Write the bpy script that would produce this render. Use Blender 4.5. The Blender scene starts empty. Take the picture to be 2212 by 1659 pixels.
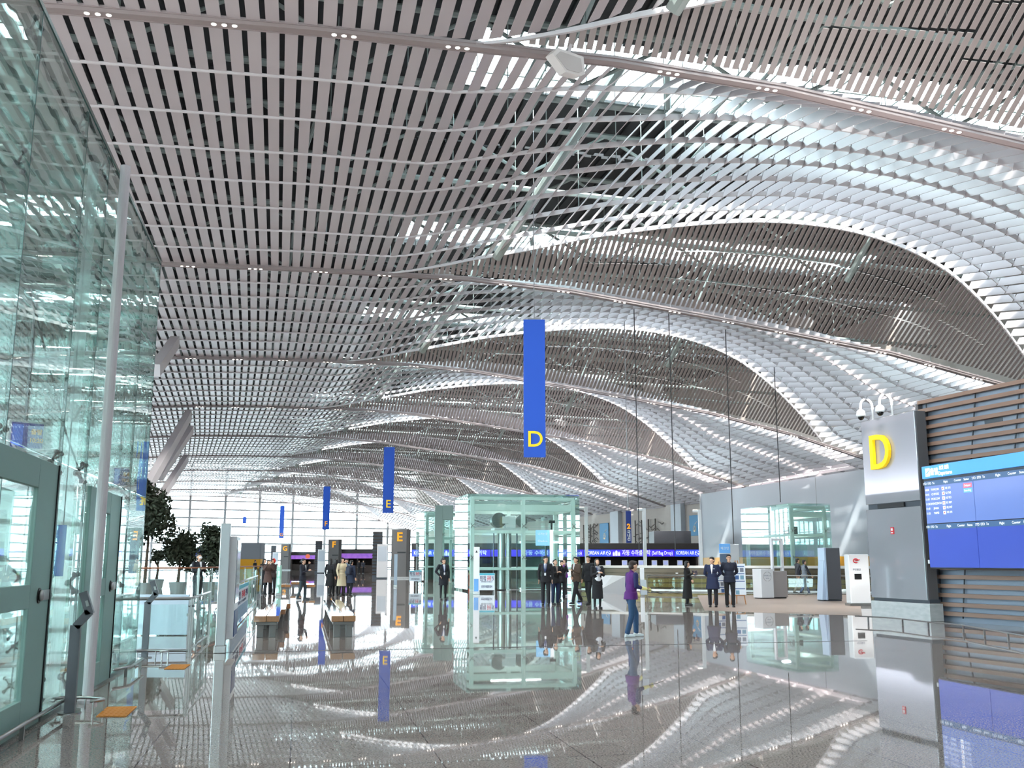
import bpy, math, random
from mathutils import Vector, Matrix, Euler
random.seed(7)
PI = math.pi
scene = bpy.context.scene
COL = scene.collection

# ------------------------------------------------------------------ camera
FPX, CAMH = 2150.0, 1.6
YAW = math.atan(456/FPX)            # camera looks this far right of the hall's axis (+Y)
PITCH = math.atan(383/FPX)
SA, CA, SP, CP = math.sin(YAW), math.cos(YAW), math.sin(PITCH), math.cos(PITCH)
cam_data = bpy.data.cameras.new('camera')
cam = bpy.data.objects.new('camera', cam_data); COL.objects.link(cam)
cam_data.sensor_width = 36.0; cam_data.lens = 36.0*FPX/2212
cam_data.clip_end = 2000
cam.location = (0, 0, CAMH)
cam.rotation_euler = (PI/2+PITCH, 0, -YAW)
scene.camera = cam

# ------------------------------------------------------------------ light and exposure
world = bpy.data.worlds.new('overcast_sky'); scene.world = world
world.use_nodes = True
wn = world.node_tree
bg = wn.nodes['Background']
bg.inputs['Color'].default_value = (0.76, 0.92, 1.0, 1)
bg.inputs['Strength'].default_value = 5.0
sun_d = bpy.data.lights.new('sun', 'SUN'); sun_d.energy = 5.0; sun_d.angle = math.radians(3)
sun_d.color = (1.0, 0.96, 0.9)
sun = bpy.data.objects.new('sun', sun_d); COL.objects.link(sun)
sun.rotation_euler = Vector((-0.35, -0.75, 1.0)).to_track_quat('Z', 'Y').to_euler()
def area_light(name, loc, rot, sx, sy, energy, col=(1.0, 0.95, 0.93)):
    d = bpy.data.lights.new(name, 'AREA'); d.shape = 'RECTANGLE'; d.size = sx; d.size_y = sy; d.energy = energy; d.color = col
    o = bpy.data.objects.new(name, d); COL.objects.link(o); o.location = loc; o.rotation_euler = rot
    return o
# added upward fill lights for the ceiling: vestibule roof, left ledge, island tops
area_light('ceiling_fill_light', (-5.8, 4.0, 6.75), (PI, 0, 0), 4.5, 20.0, 900)
for i_ in range(10):
    s_ = 12+21.6*i_; a_ = (s_-17)/940
    area_light('ledge_fill_light', (-940+(940-21.2)*math.cos(a_), 17+(940-21.2)*math.sin(a_), 7.3), (PI, math.radians(-25), a_), 0.8, 20.0, 650, (0.98, 0.97, 1.0))
area_light('island_fill_light', (16.6, 23.0, 6.1), (PI, 0, 0), 1.0, 12.0, 350)
area_light('canopy_fill_light', (25.0, 93.5, 3.45), (PI, 0, -0.21), 24.0, 3.0, 450, (0.98, 0.97, 1.0))
for i_ in range(4): area_light('vestibule_fill_light', (-5.4, -0.5+4.4*i_, 6.25), (0, 0, 0), 2.6, 0.12, 70, (0.95, 1.0, 0.97))  # added fill strips that brighten the vestibule interior
area_light('wall_top_fill_light', (43.0, 86.0, 8.9), (PI, 0, 0), 0.5, 26.0, 180)
vs = scene.view_settings
vs.view_transform = 'Standard'; vs.look = 'None'; vs.gamma = 1.0; vs.use_curve_mapping = False
vs.exposure = 1.5
cy = scene.cycles
cy.use_denoising = True
cy.use_adaptive_sampling = True; cy.adaptive_threshold = 0.02
cy.max_bounces = 8; cy.diffuse_bounces = 3; cy.glossy_bounces = 3
cy.transmission_bounces = 4; cy.transparent_max_bounces = 18
cy.sample_clamp_indirect = 12.0
cy.caustics_reflective = False; cy.caustics_refractive = False
cy.blur_glossy = 0.5

# ------------------------------------------------------------------ coordinates
def W(R, F, h=0.0):
    return Vector((R*CA+F*SA, F*CA-R*SA, h))
def ray(px, py):
    xr = (px-1106)/FPX; yu = (829.5-py)/FPX
    f = CP-yu*SP; up = SP+yu*CP
    return xr/f, up/f
def at(px, py, F):                      # point F metres ahead that shows at (px, py)
    r, up = ray(px, py)
    return W(r*F, F, CAMH+up*F)
def gp(px, py, z=0.0):                  # point on the level z that shows at (px, py)
    r, up = ray(px, py)
    F = (CAMH-z)/(-up)
    return W(r*F, F, z)
RAD, S0 = 940.0, 17.0                   # the hall follows a long arc to the left
def bend(u, s, z=0.0):
    a = (s-S0)/RAD
    return Vector((-RAD+(RAD+u)*math.cos(a), S0+(RAD+u)*math.sin(a), z))
def bend_rot(s): return (s-S0)/RAD

# ------------------------------------------------------------------ materials
def lin(c):
    return tuple(((x/255)/12.92 if x/255 <= 0.04045 else ((x/255+0.055)/1.055)**2.4) for x in c)
MATS = {}
def mat(name, rgb, rough=0.6, metal=0.0, noise=0.0, scale=8.0, bump=0.0, emit=0.0, ior=1.5, coat=0.0, stretch=None, rgb2=None):
    if name in MATS: return MATS[name]
    m = bpy.data.materials.new(name); m.use_nodes = True
    nt = m.node_tree; b = nt.nodes['Principled BSDF']
    c = lin(rgb)
    b.inputs['Base Color'].default_value = (*c, 1)
    b.inputs['Roughness'].default_value = rough
    b.inputs['Metallic'].default_value = metal
    b.inputs['IOR'].default_value = ior
    b.inputs['Coat Weight'].default_value = coat
    if emit:
        b.inputs['Emission Color'].default_value = (*c, 1); b.inputs['Emission Strength'].default_value = emit*0.36
    if noise or bump:
        tc = nt.nodes.new('ShaderNodeTexCoord'); mp = nt.nodes.new('ShaderNodeMapping')
        nz = nt.nodes.new('ShaderNodeTexNoise')
        nt.links.new(tc.outputs['Object'], mp.inputs['Vector']); nt.links.new(mp.outputs['Vector'], nz.inputs['Vector'])
        nz.inputs['Scale'].default_value = scale; nz.inputs['Detail'].default_value = 4
        if stretch: mp.inputs['Scale'].default_value = stretch
        if noise:
            mx = nt.nodes.new('ShaderNodeMix'); mx.data_type = 'RGBA'
            c2 = lin(rgb2) if rgb2 else tuple(x*(1-noise) for x in c)
            mx.inputs[6].default_value = (*tuple(min(1, x*(1+noise*0.4)) for x in c), 1) if not rgb2 else (*c, 1)
            mx.inputs[7].default_value = (*c2, 1)
            nt.links.new(nz.outputs['Fac'], mx.inputs[0]); nt.links.new(mx.outputs[2], b.inputs['Base Color'])
            if emit: nt.links.new(mx.outputs[2], b.inputs['Emission Color'])
        if bump:
            bp = nt.nodes.new('ShaderNodeBump'); bp.inputs['Strength'].default_value = bump
            bp.inputs['Distance'].default_value = 0.02
            nt.links.new(nz.outputs['Fac'], bp.inputs['Height']); nt.links.new(bp.outputs['Normal'], b.inputs['Normal'])
    MATS[name] = m
    return m
def glass(name, rgb, rough=0.0, ior=1.5, opac=0.0, wav=0.0, dif=1.0):
    if name in MATS: return MATS[name]
    m = bpy.data.materials.new(name); m.use_nodes = True
    nt = m.node_tree; nt.nodes.clear()
    out = nt.nodes.new('ShaderNodeOutputMaterial'); tr = nt.nodes.new('ShaderNodeBsdfTransparent')
    gl = nt.nodes.new('ShaderNodeBsdfGlossy'); fr = nt.nodes.new('ShaderNodeFresnel'); mx = nt.nodes.new('ShaderNodeMixShader')
    c = lin(rgb)
    tr.inputs['Color'].default_value = (*c, 1); gl.inputs['Roughness'].default_value = rough
    gl.inputs['Color'].default_value = (0.9, 1.0, 0.98, 1)
    ge = nt.nodes.new('ShaderNodeNewGeometry'); io = nt.nodes.new('ShaderNodeMix')     # same mirror share on both faces of a pane
    io.inputs[2].default_value = ior; io.inputs[3].default_value = 1/ior
    nt.links.new(ge.outputs['Backfacing'], io.inputs[0]); nt.links.new(io.outputs[0], fr.inputs['IOR'])
    if wav:
        tc = nt.nodes.new('ShaderNodeTexCoord'); nz = nt.nodes.new('ShaderNodeTexNoise'); nz.inputs['Scale'].default_value = 0.9
        nt.links.new(tc.outputs['Object'], nz.inputs['Vector'])
        bp = nt.nodes.new('ShaderNodeBump'); bp.inputs['Strength'].default_value = wav; bp.inputs['Distance'].default_value = 0.05
        nt.links.new(nz.outputs['Fac'], bp.inputs['Height']); nt.links.new(bp.outputs['Normal'], gl.inputs['Normal'])
    nt.links.new(fr.outputs['Fac'], mx.inputs['Fac']); nt.links.new(tr.outputs['BSDF'], mx.inputs[1]); nt.links.new(gl.outputs['BSDF'], mx.inputs[2])
    last = mx
    if opac:
        df = nt.nodes.new('ShaderNodeBsdfDiffuse'); df.inputs['Color'].default_value = (c[0]*dif, c[1]*dif, c[2]*dif, 1)
        m2 = nt.nodes.new('ShaderNodeMixShader'); m2.inputs['Fac'].default_value = opac
        nt.links.new(mx.outputs['Shader'], m2.inputs[1]); nt.links.new(df.outputs['BSDF'], m2.inputs[2]); last = m2
    nt.links.new(last.outputs['Shader'], out.inputs['Surface'])
    MATS[name] = m
    return m

# ------------------------------------------------------------------ mesh builder
class MB:
    def __init__(s): s.v = []; s.f = []; s.m = []; s.mi = 0
    def add(s, vs, fs, xf=None):
        b = len(s.v)
        s.v.extend([tuple(xf @ Vector(p)) if xf is not None else tuple(p) for p in vs])
        s.f.extend([tuple(b+i for i in f) for f in fs]); s.m.extend([s.mi]*len(fs))
        return s
    def hexa(s, p, xf=None):            # eight corners: bottom loop, top loop
        return s.add(p, [(3, 2, 1, 0), (4, 5, 6, 7), (0, 1, 5, 4), (1, 2, 6, 5), (2, 3, 7, 6), (3, 0, 4, 7)], xf)
    def bx(s, x0, x1, y0, y1, z0, z1, xf=None):
        return s.hexa([(x0, y0, z0), (x1, y0, z0), (x1, y1, z0), (x0, y1, z0), (x0, y0, z1), (x1, y0, z1), (x1, y1, z1), (x0, y1, z1)], xf)
    def cb(s, x0, x1, y0, y1, z0, z1, c=0.01, xf=None):   # box with cut edges
        t = MB(); t.bx(x0, x1, y0, y1, z0, z1)
        import bmesh
        bm = bmesh.new()
        vs_ = [bm.verts.new(p) for p in t.v]
        for f in t.f: bm.faces.new([vs_[i] for i in f])
        bmesh.ops.bevel(bm, geom=bm.edges[:], offset=c, segments=1, affect='EDGES')
        bm.verts.index_update()
        s.add([v.co.copy() for v in bm.verts], [[v.index for v in f.verts] for f in bm.faces], xf)
        bm.free(); return s
    def quad(s, *p): return s.add(p, [tuple(range(len(p)))])
    def bar(s, p0, p1, w, h, up=(0, 0, 1)):          # rectangular bar between two points
        p0 = Vector(p0); p1 = Vector(p1); d = (p1-p0).normalized(); u = Vector(up)
        if abs(d.dot(u)) > 0.99: u = Vector((0, 1, 0))
        x = d.cross(u).normalized()*w/2; z = x.cross(d).normalized()*h/2
        return s.hexa([p0-x-z, p0+x-z, p1+x-z, p1-x-z, p0-x+z, p0+x+z, p1+x+z, p1-x+z])
    def tube(s, pts, r, n=8, r2=None):
        pts = [Vector(p) for p in pts]; k = len(pts)
        rs = [r+(r2-r)*i/(k-1) for i in range(k)] if r2 is not None else [r]*k
        ref = None; vs_ = []
        for i, p in enumerate(pts):
            d = (pts[min(i+1, k-1)]-pts[max(i-1, 0)]).normalized()
            if ref is None: ref = Vector((0, 0, 1)) if abs(d.z) < 0.9 else Vector((1, 0, 0))
            x = d.cross(ref).normalized(); y = d.cross(x).normalized(); ref = x.cross(d) if False else ref
            for j in range(n):
                a = 2*PI*j/n; vs_.append(p+(x*math.cos(a)+y*math.sin(a))*rs[i])
        fs = [(i*n+j, i*n+(j+1) % n, (i+1)*n+(j+1) % n, (i+1)*n+j) for i in range(k-1) for j in range(n)]
        fs += [tuple(range(n))[::-1], tuple(range((k-1)*n, k*n))]
        return s.add(vs_, fs)
    def cyl(s, x, y, z0, z1, r, n=16, r2=None): return s.tube([(x, y, z0), (x, y, z1)], r, n, r2 if r2 is not None else r)
    def lathe(s, prof, x=0, y=0, n=16):
        vs_ = [(x+r*math.cos(2*PI*j/n), y+r*math.sin(2*PI*j/n), z) for r, z in prof for j in range(n)]
        k = len(prof)
        fs = [(i*n+j, i*n+(j+1) % n, (i+1)*n+(j+1) % n, (i+1)*n+j) for i in range(k-1) for j in range(n)]
        fs += [tuple(range(n))[::-1], tuple(range((k-1)*n, k*n))]
        return s.add(vs_, fs)
    def ell(s, c, r, n=12, m=8, xf=None):
        vs_ = [(c[0], c[1], c[2]-r[2])]
        for i in range(1, m):
            t = -PI/2+PI*i/m
            vs_ += [(c[0]+r[0]*math.cos(t)*math.cos(2*PI*j/n), c[1]+r[1]*math.cos(t)*math.sin(2*PI*j/n), c[2]+r[2]*math.sin(t)) for j in range(n)]
        vs_.append((c[0], c[1], c[2]+r[2])); e = len(vs_)-1
        fs = [(0, 1+(j+1) % n, 1+j) for j in range(n)]
        fs += [(1+i*n+j, 1+i*n+(j+1) % n, 1+(i+1)*n+(j+1) % n, 1+(i+1)*n+j) for i in range(m-2) for j in range(n)]
        fs += [(e, 1+(m-2)*n+j, 1+(m-2)*n+(j+1) % n) for j in range(n)]
        return s.add(vs_, fs, xf)
    def prism(s, pts, y0, y1):            # outline in XZ pushed along Y
        n = len(pts)
        vs_ = [(x, y0, z) for x, z in pts]+[(x, y1, z) for x, z in pts]
        return s.add(vs_, [tuple(range(n)), tuple(range(n, 2*n))[::-1]]+[(i, i+n, (i+1) % n+n, (i+1) % n) for i in range(n)])
    def build(s, name, m, parent=None, loc=None, rz=0.0, smooth=False):
        me = bpy.data.meshes.new(name); me.from_pydata(s.v, [], s.f)
        ms = m if isinstance(m, (list, tuple)) else [m]
        for x in ms: me.materials.append(x)
        if len(ms) > 1: me.polygons.foreach_set('material_index', s.m)
        if smooth: me.polygons.foreach_set('use_smooth', [True]*len(s.f))
        me.update()
        o = bpy.data.objects.new(name, me); COL.objects.link(o)
        if parent is not None: o.parent = parent
        if loc is not None: o.location = loc
        o.rotation_euler.z = rz
        return o
def tag(o, label=None, cat=None, group=None, kind=None):
    if label: o['label'] = label
    if cat: o['category'] = cat
    if group: o['group'] = group
    if kind: o['kind'] = kind
    return o
def empty(name, loc, rz=0.0, label=None, cat=None, group=None):
    o = bpy.data.objects.new(name, None); COL.objects.link(o)
    o.location = loc; o.rotation_euler = (0, 0, rz); o.empty_display_size = 0.1
    return tag(o, label, cat, group)
def copy_tree(o, parent=None):
    c = o.copy(); COL.objects.link(c)
    if parent is not None: c.parent = parent
    for ch in o.children: copy_tree(ch, c)
    return c
def struct(o): o['kind'] = 'structure'; return o
TS = bpy.data.scenes.new('workshop')       # an empty side scene keeps evaluating one object fast
def bench_graph(ob):
    TS.collection.objects.link(ob); vl = TS.view_layers[0]; vl.update()
    return vl.depsgraph
def text_mb(txt, size, ext=0.01, bold=0.0, align='CENTER', sx=1.0, shear=0.0):
    cu = bpy.data.curves.new('lettering', 'FONT'); cu.body = txt; cu.size = size; cu.extrude = ext
    cu.align_x = align; cu.align_y = 'CENTER'; cu.offset = bold; cu.resolution_u = 4; cu.shear = shear
    ob = bpy.data.objects.new('lettering', cu); dg = bench_graph(ob)
    me = bpy.data.meshes.new_from_object(ob.evaluated_get(dg))
    t = MB(); t.v = [(v.co.x*sx, -v.co.z, v.co.y) for v in me.vertices]; t.f = [tuple(p.vertices) for p in me.polygons]; t.m = [0]*len(t.f)
    bpy.data.objects.remove(ob); bpy.data.curves.remove(cu); bpy.data.meshes.remove(me)
    return t                              # reads from -Y
def text_fit(name, txt, h, width, m, parent, loc, ext=0.01, bold=0.0):
    t = text_mb(txt, h, ext, bold); xs = [v[0] for v in t.v]; w = max(xs)-min(xs); c = (max(xs)+min(xs))/2; k = width/w
    t.v = [((v[0]-c)*k, v[1], v[2]) for v in t.v]
    return t.build(name, m, parent, loc)
def text(name, txt, size, m, parent, loc, ext=0.01, bold=0.0, align='CENTER', sx=1.0, rz=0.0, shear=0.0):
    t = text_mb(txt, size, ext, bold, align, sx, shear)
    return t.build(name, m, parent, loc, rz)

# ------------------------------------------------------------------ palette
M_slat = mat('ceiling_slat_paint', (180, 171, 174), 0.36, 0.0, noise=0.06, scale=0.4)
M_slat2 = mat('lunette_slat_shaded', (150, 140, 138), 0.5, noise=0.06, scale=0.4)  # slat colour darkened for the shade on slats lit from behind
M_rib = mat('ceiling_rib_paint', (205, 200, 202), 0.35)
M_beam = mat('ceiling_beam_paint', (146, 134, 134), 0.4)
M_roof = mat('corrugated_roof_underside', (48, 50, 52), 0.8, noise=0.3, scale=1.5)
M_truss = mat('truss_paint', (150, 160, 156), 0.5)
M_steel = mat('brushed_stainless', (170, 168, 166), 0.28, 1.0, noise=0.1, scale=20)
M_dsteel = mat('dark_steel', (90, 92, 96), 0.4, 0.8)
M_white = mat('white_paint', (228, 228, 230), 0.4)
M_wall = mat('pale_grey_wall', (200, 206, 214), 0.5, noise=0.04, scale=0.3)
M_black = mat('black_plastic', (22, 22, 24), 0.4)
M_glass = glass('clear_glass', (250, 253, 253))
M_gglass = glass('green_tinted_glass', (243, 251, 249), ior=1.45)
M_vglass = glass('vestibule_glass', (240, 248, 246), ior=1.8, wav=0.05, opac=0.14, dif=0.35)  # diffuse share is a painted haze lifting the glass to mid grey
M_edge = mat('glass_edge', (60, 96, 92), 0.2)
M_mull = mat('mullion_paint', (150, 152, 155), 0.5)
M_lamp = mat('lamp_lens', (255, 240, 225), 0.4, emit=14.0)

# floor: polished granite slabs with thin joints
def floor_material():
    m = bpy.data.materials.new('polished_granite'); m.use_nodes = True
    nt = m.node_tree; b = nt.nodes['Principled BSDF']
    tc = nt.nodes.new('ShaderNodeTexCoord')
    n1 = nt.nodes.new('ShaderNodeTexNoise'); n1.inputs['Scale'].default_value = 60; n1.inputs['Detail'].default_value = 3
    n2 = nt.nodes.new('ShaderNodeTexNoise'); n2.inputs['Scale'].default_value = 0.35
    br = nt.nodes.new('ShaderNodeTexBrick')
    br.offset = 0.0; br.inputs['Scale'].default_value = 1.0
    br.inputs['Mortar Size'].default_value = 0.006; br.inputs['Brick Width'].default_value = 1.2; br.inputs['Row Height'].default_value = 1.2
    br.inputs['Mortar Smooth'].default_value = 0.1
    for n in (n1, n2, br): nt.links.new(tc.outputs['Object'], n.inputs['Vector'])
    cr = nt.nodes.new('ShaderNodeValToRGB')
    cr.color_ramp.elements[0].position = 0.35; cr.color_ramp.elements[0].color = (*lin((130, 119, 114)), 1)
    cr.color_ramp.elements[1].position = 0.65; cr.color_ramp.elements[1].color = (*lin((190, 178, 171)), 1)
    nt.links.new(n1.outputs['Fac'], cr.inputs['Fac'])
    mx = nt.nodes.new('ShaderNodeMix'); mx.data_type = 'RGBA'; mx.blend_type = 'MULTIPLY'; mx.inputs[0].default_value = 0.25
    nt.links.new(cr.outputs['Color'], mx.inputs[6]); nt.links.new(n2.outputs['Fac'], mx.inputs[7])
    m2 = nt.nodes.new('ShaderNodeMix'); m2.data_type = 'RGBA'
    nt.links.new(br.outputs['Fac'], m2.inputs[0]); nt.links.new(mx.outputs[2], m2.inputs[6]); m2.inputs[7].default_value = (0.06, 0.05, 0.05, 1)
    nt.links.new(m2.outputs[2], b.inputs['Base Color'])
    b.inputs['Roughness'].default_value = 0.02
    b.inputs['IOR'].default_value = 1.75
    n3 = nt.nodes.new('ShaderNodeTexNoise'); n3.inputs['Scale'].default_value = 0.8; n3.inputs['Detail'].default_value = 1
    nt.links.new(tc.outputs['Object'], n3.inputs['Vector'])
    bp = nt.nodes.new('ShaderNodeBump'); bp.inputs['Strength'].default_value = 0.02; bp.inputs['Distance'].default_value = 0.004
    nt.links.new(n3.outputs['Fac'], bp.inputs['Height']); nt.links.new(bp.outputs['Normal'], b.inputs['Normal'])
    return m
M_floor = floor_material()
# ------------------------------------------------------------------ ceiling shape
S = 21.6; V1 = 23.9
def Bz(u):                                # height of the main beams across the hall
    T = [(-30, 13.2), (-14, 14.2), (-6, 14.75), (0, 14.95), (8, 15.05), (13, 14.8), (20.5, 13.95), (31, 12.6), (38, 11.2), (44, 9.6), (50, 7.8)]
    if u <= T[0][0]: return T[0][1]
    for (a, x), (b, y) in zip(T, T[1:]):
        if u <= b:
            k = (u-a)/(b-a); return x+(y-x)*k
    return T[-1][1]
def bump1(u, t):
    u1 = 33+7*t
    if u <= 4 or u >= u1: return 0.0
    return math.sin(PI*((u-4)/(u1-4))**(1.0+0.3*t))
def surf(u, t):                           # shell between two beams: (distance from the near beam, height)
    return t*(S-5.5*bump1(u, 1.0)), Bz(u)+3.6*(t**0.5)*bump1(u, t)
def tilt(u):
    x = min(1, max(0, u/16)); y = min(1, max(0, (u-24)/13)); return math.radians(70)*x*x*(3-2*x)*(1-0.22*y*y*(3-2*y))
UL, UR = -22.0, 49.0
NS = 8
def bay_slats():
    mb = MB(); us = []; u = UL+0.24
    while u < UR-0.3:
        p = 0.47 if u < 3 else min(0.60, 0.47+(u-3)*0.012); us.append((u, p)); u += p
    for u, p in us:
        w = 0.71*p if u < 7 else min(0.80, 0.71+(u-7)*0.012)*p; th = tilt(u); c, s_ = math.cos(th)*w/2, math.sin(th)*w/2; nx, nz = -math.sin(th)*0.02, math.cos(th)*0.02
        for k in range(NS):
            t0, t1 = (k+0.015)/NS, (k+0.985)/NS
            q = []
            for t in (t0, t1):
                v, z = surf(u, t); q.append((v, z))
            (va, za), (vb, zb) = q
            if k == 0: va += 0.16
            if k == NS-1: vb -= 0.16
            lo = [(u-c, va, za-s_), (u+c, va, za+s_), (u+c, vb, zb+s_), (u-c, vb, zb-s_)]
            mb.hexa(lo+[(x+nx, y, z+nz) for x, y, z in lo])
    return mb
def bay_lunette():
    mb = MB(); p = 0.26; w = 0.175; u = 4.3
    while u < 39.8:
        v0, z0 = surf(u, 1.0); v1, z1 = S-0.16, Bz(u)+0.05
        if z0-z1 > 0.12:
            d = Vector((0, v1-v0, z1-z0)).normalized(); nrm = Vector((0, -d.z, d.y))*0.02
            seg = max(1, int((z0-z1)/0.9))
            for k in range(seg):
                a, b = (k+0.02)/seg, (k+0.98)/seg
                pa = (v0+(v1-v0)*a, z0+(z1-z0)*a); pb = (v0+(v1-v0)*b, z0+(z1-z0)*b)
                lo = [(u-w/2, *pa), (u+w/2, *pa), (u+w/2, *pb), (u-w/2, *pb)]
                mb.hexa([tuple(Vector(x)) for x in lo]+[tuple(Vector(x)-nrm) for x in lo])
        u += p
    return mb
def bay_ribs():
    mb = MB(); us = [UL+0.5*i for i in range(int((UR-UL)/0.5)+1)]
    for k in range(1, NS+1):
        for a, b in zip(us, us[1:]):
            (va, za), (vb, zb) = surf(a, k/NS), surf(b, k/NS)
            if k == NS and bump1(a, 1) < 0.01 and bump1(b, 1) < 0.01: continue
            q_ = min(1, max(0, (a-4)/6)); h = 0.055+0.08*q_; wd = 0.03 if k < NS else 0.05; dz = 0.02+0.04*q_
            mb.hexa([(a, va-wd, za-h), (b, vb-wd, zb-h), (b, vb+wd, zb-h), (a, va+wd, za-h),
                     (a, va-wd, za+dz), (b, vb-wd, zb+dz), (b, vb+wd, zb+dz), (a, va+wd, za+dz)])
    return mb
def beam_mesh():
    mb = MB(); us = [UL+1.0*i for i in range(int(UR-UL)+1)]
    for a, b in zip(us, us[1:]):
        za, zb = Bz(a), Bz(b)
        for (y0, y1, l, t) in ((-0.13, 0.13, -0.10, 0.06), (-0.16, -0.125, -0.125, 0.06), (0.125, 0.16, -0.125, 0.06), (-0.19, -0.155, -0.03, 0.0), (0.155, 0.19, -0.03, 0.0)):
            mb.hexa([(a, y0, za+l), (b, y0, zb+l), (b, y1, zb+l), (a, y1, za+l), (a, y0, za+t), (b, y0, zb+t), (b, y1, zb+t), (a, y1, za+t)])
    return mb
SKY0, SKY1, SKU0, SKU1, ZR = 11.0, 16.4, 6.5, 39.0, 22.0
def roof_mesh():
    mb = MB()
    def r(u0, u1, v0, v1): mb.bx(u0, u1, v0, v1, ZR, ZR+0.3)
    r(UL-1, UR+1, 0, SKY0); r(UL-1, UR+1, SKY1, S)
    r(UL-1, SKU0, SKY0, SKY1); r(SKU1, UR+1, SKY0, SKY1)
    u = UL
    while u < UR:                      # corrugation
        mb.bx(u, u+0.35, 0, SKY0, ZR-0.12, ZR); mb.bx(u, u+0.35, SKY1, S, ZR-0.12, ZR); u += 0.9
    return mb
def truss_mesh():
    mb = MB()
    for v in (2.0, 9.5, 18.5):
        zb = 19.2
        mb.tube([(UL, v, 21.5), (UR, v, 21.5)], 0.13, 6)
        mb.tube([(UL, v, zb), (UR, v, zb-1.5)], 0.13, 6)
        u = UL; up = True
        while u < UR-4:
            mb.tube([(u, v, zb if up else 21.5), (u+4, v, 21.5 if up else zb)], 0.08, 6); up = not up; u += 4
    for u in (-16, -8, 0, 8.5, 17, 26, 35):
        mb.tube([(u, 0, 20.6), (u, S, 20.6)], 0.10, 6)
        mb.tube([(u, 2.0, 19.2), (u+1.5, 9.5, 21.5), (u, 18.5, 19.2)], 0.09, 6)
    u = 1.0
    while u < 40:                         # suspension rods of the slat shell
        for k in (2, 4, 6):
            v, z = surf(u, k/NS); mb.tube([(u, v, z), (u, v, 21.6)], 0.018, 4)
        u += 2.6
    mb.tube([(9.0, 20.0, 15.6), (12.5, 12.0, 21.6)], 0.22, 10)    # raking strut seen through the gap
    mb.tube([(17.5, 19.5, 17.0), (14.5, 12.0, 21.6)], 0.14, 8)
    mb.tube([(26.0, 18.0, 15.0), (27.5, 12.0, 21.6)], 0.14, 8)
    return mb
def sky_mesh():
    mb = MB(); mb.bx(SKU0, SKU1, SKY0, SKY1, ZR+0.14, ZR+0.16); return mb
def skybar_mesh():
    mb = MB(); u = SKU0
    while u <= SKU1:
        mb.bx(u-0.04, u+0.04, SKY0, SKY1, ZR+0.02, ZR+0.14); u += 1.625
    for v in (SKY0+1.8, SKY0+3.6): mb.bx(SKU0, SKU1, v-0.05, v+0.05, ZR, ZR+0.14)
    return mb
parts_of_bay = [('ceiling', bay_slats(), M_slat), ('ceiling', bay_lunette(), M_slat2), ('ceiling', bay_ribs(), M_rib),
                ('ceiling', roof_mesh(), M_roof), ('trim_1', beam_mesh(), M_beam), ('trim_2', truss_mesh(), M_truss),
                ('window_1', sky_mesh(), M_glass), ('trim_3', skybar_mesh(), M_truss)]
BAYS = range(-2, 9)
first = {}
for j, (nm, mb, m) in enumerate(parts_of_bay):
    first[j] = struct(mb.build(nm, m))
for b in BAYS:
    for j in first:
        o = first[j] if b == BAYS[0] else first[j].copy()
        if b != BAYS[0]: COL.objects.link(o)
        # each bay is straight; the arc turns it about its near beam
        s0 = V1+S*b
        o.location = bend(0, s0); o.rotation_euler.z = bend_rot(s0+S/2)
END = V1+S*9
o = first[4].copy(); COL.objects.link(o); o.location = bend(0, END); o.rotation_euler.z = bend_rot(END)
START = V1-2*S

# ------------------------------------------------------------------ floor, outer walls
mb = MB(); mb.bx(-160, 110, -60, 330, -0.3, 0.0)
struct(mb.build('floor', M_floor))
M_apron = mat('concrete_apron', (205, 205, 203), 0.9, noise=0.1, scale=0.05)
mb = MB(); mb.bx(-900, 900, -700, 1500, -1.0, -0.31); struct(mb.build('ground', M_apron))

def window_wall(name_g, name_f, pts_u, s, z_top, rows, rot, mglass=M_glass):
    g = MB(); f = MB()
    u0, u1 = pts_u[0], pts_u[-1]
    g.bx(u0, u1, -0.02, 0.02, 0.05, 21.9)
    for u in pts_u: f.bx(u-0.22, u+0.22, -0.35, 0.15, 0, 21.9)
    for z in rows: f.bx(u0, u1, -0.1, 0.1, z-0.14, z+0.14)
    loc = bend(0, s)
    a = struct(f.build(name_f, M_mull, None, loc, rot)); b = struct(g.build(name_g, mglass, None, loc, rot))
    return a, b
US = [UL+7.1*i for i in range(11)]
window_wall('window_2', 'trim_4', US, END+0.4, 15, [0.2]+[1.75*i for i in range(1, 13)], bend_rot(END))
m_ = MB(); m_.bx(-1.2, UR+1, -0.6, -0.3, 0, 21.9); struct(m_.build('wall_back', M_wall, None, bend(0, START), bend_rot(START)))  # unseen wall, added to keep bright sky out of the glass reflections
window_wall('window_3', 'trim_5', [-22.0, -17, -12, -6.6, -1.2], START-0.4, 15, [0.2]+[1.75*i for i in range(1, 13)], bend_rot(START))  # unseen glazing, placed to let front fill light in
# right wall follows the arc
def arc_wall(u, s0, s1, z0, z1, th=0.3, step=8.0):
    mb = MB(); n = max(1, int(math.ceil((s1-s0)/step)))
    for i in range(n):
        a, b = s0+(s1-s0)*i/n, s0+(s1-s0)*(i+1)/n
        p = [bend(u, a), bend(u+th, a), bend(u+th, b), bend(u, b)]
        mb.hexa([(q.x, q.y, z0) for q in p]+[(q.x, q.y, z1) for q in p])
    return mb
M_beige = mat('beige_stone_wall', (196, 186, 178), 0.7, noise=0.08, scale=0.5, stretch=(1, 1, 6))
struct(arc_wall(48.5, START, END, 0, 22).build('wall_right', M_beige))
struct(arc_wall(-22.8, 48, 118, 0, 22).build('wall_left', M_wall))
struct(arc_wall(-22.8, START, 48, 13.0, 22).build('wall_left', M_wall))
struct(arc_wall(-22.8, 118, END, 13.0, 22).build('wall_left', M_wall))
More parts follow.
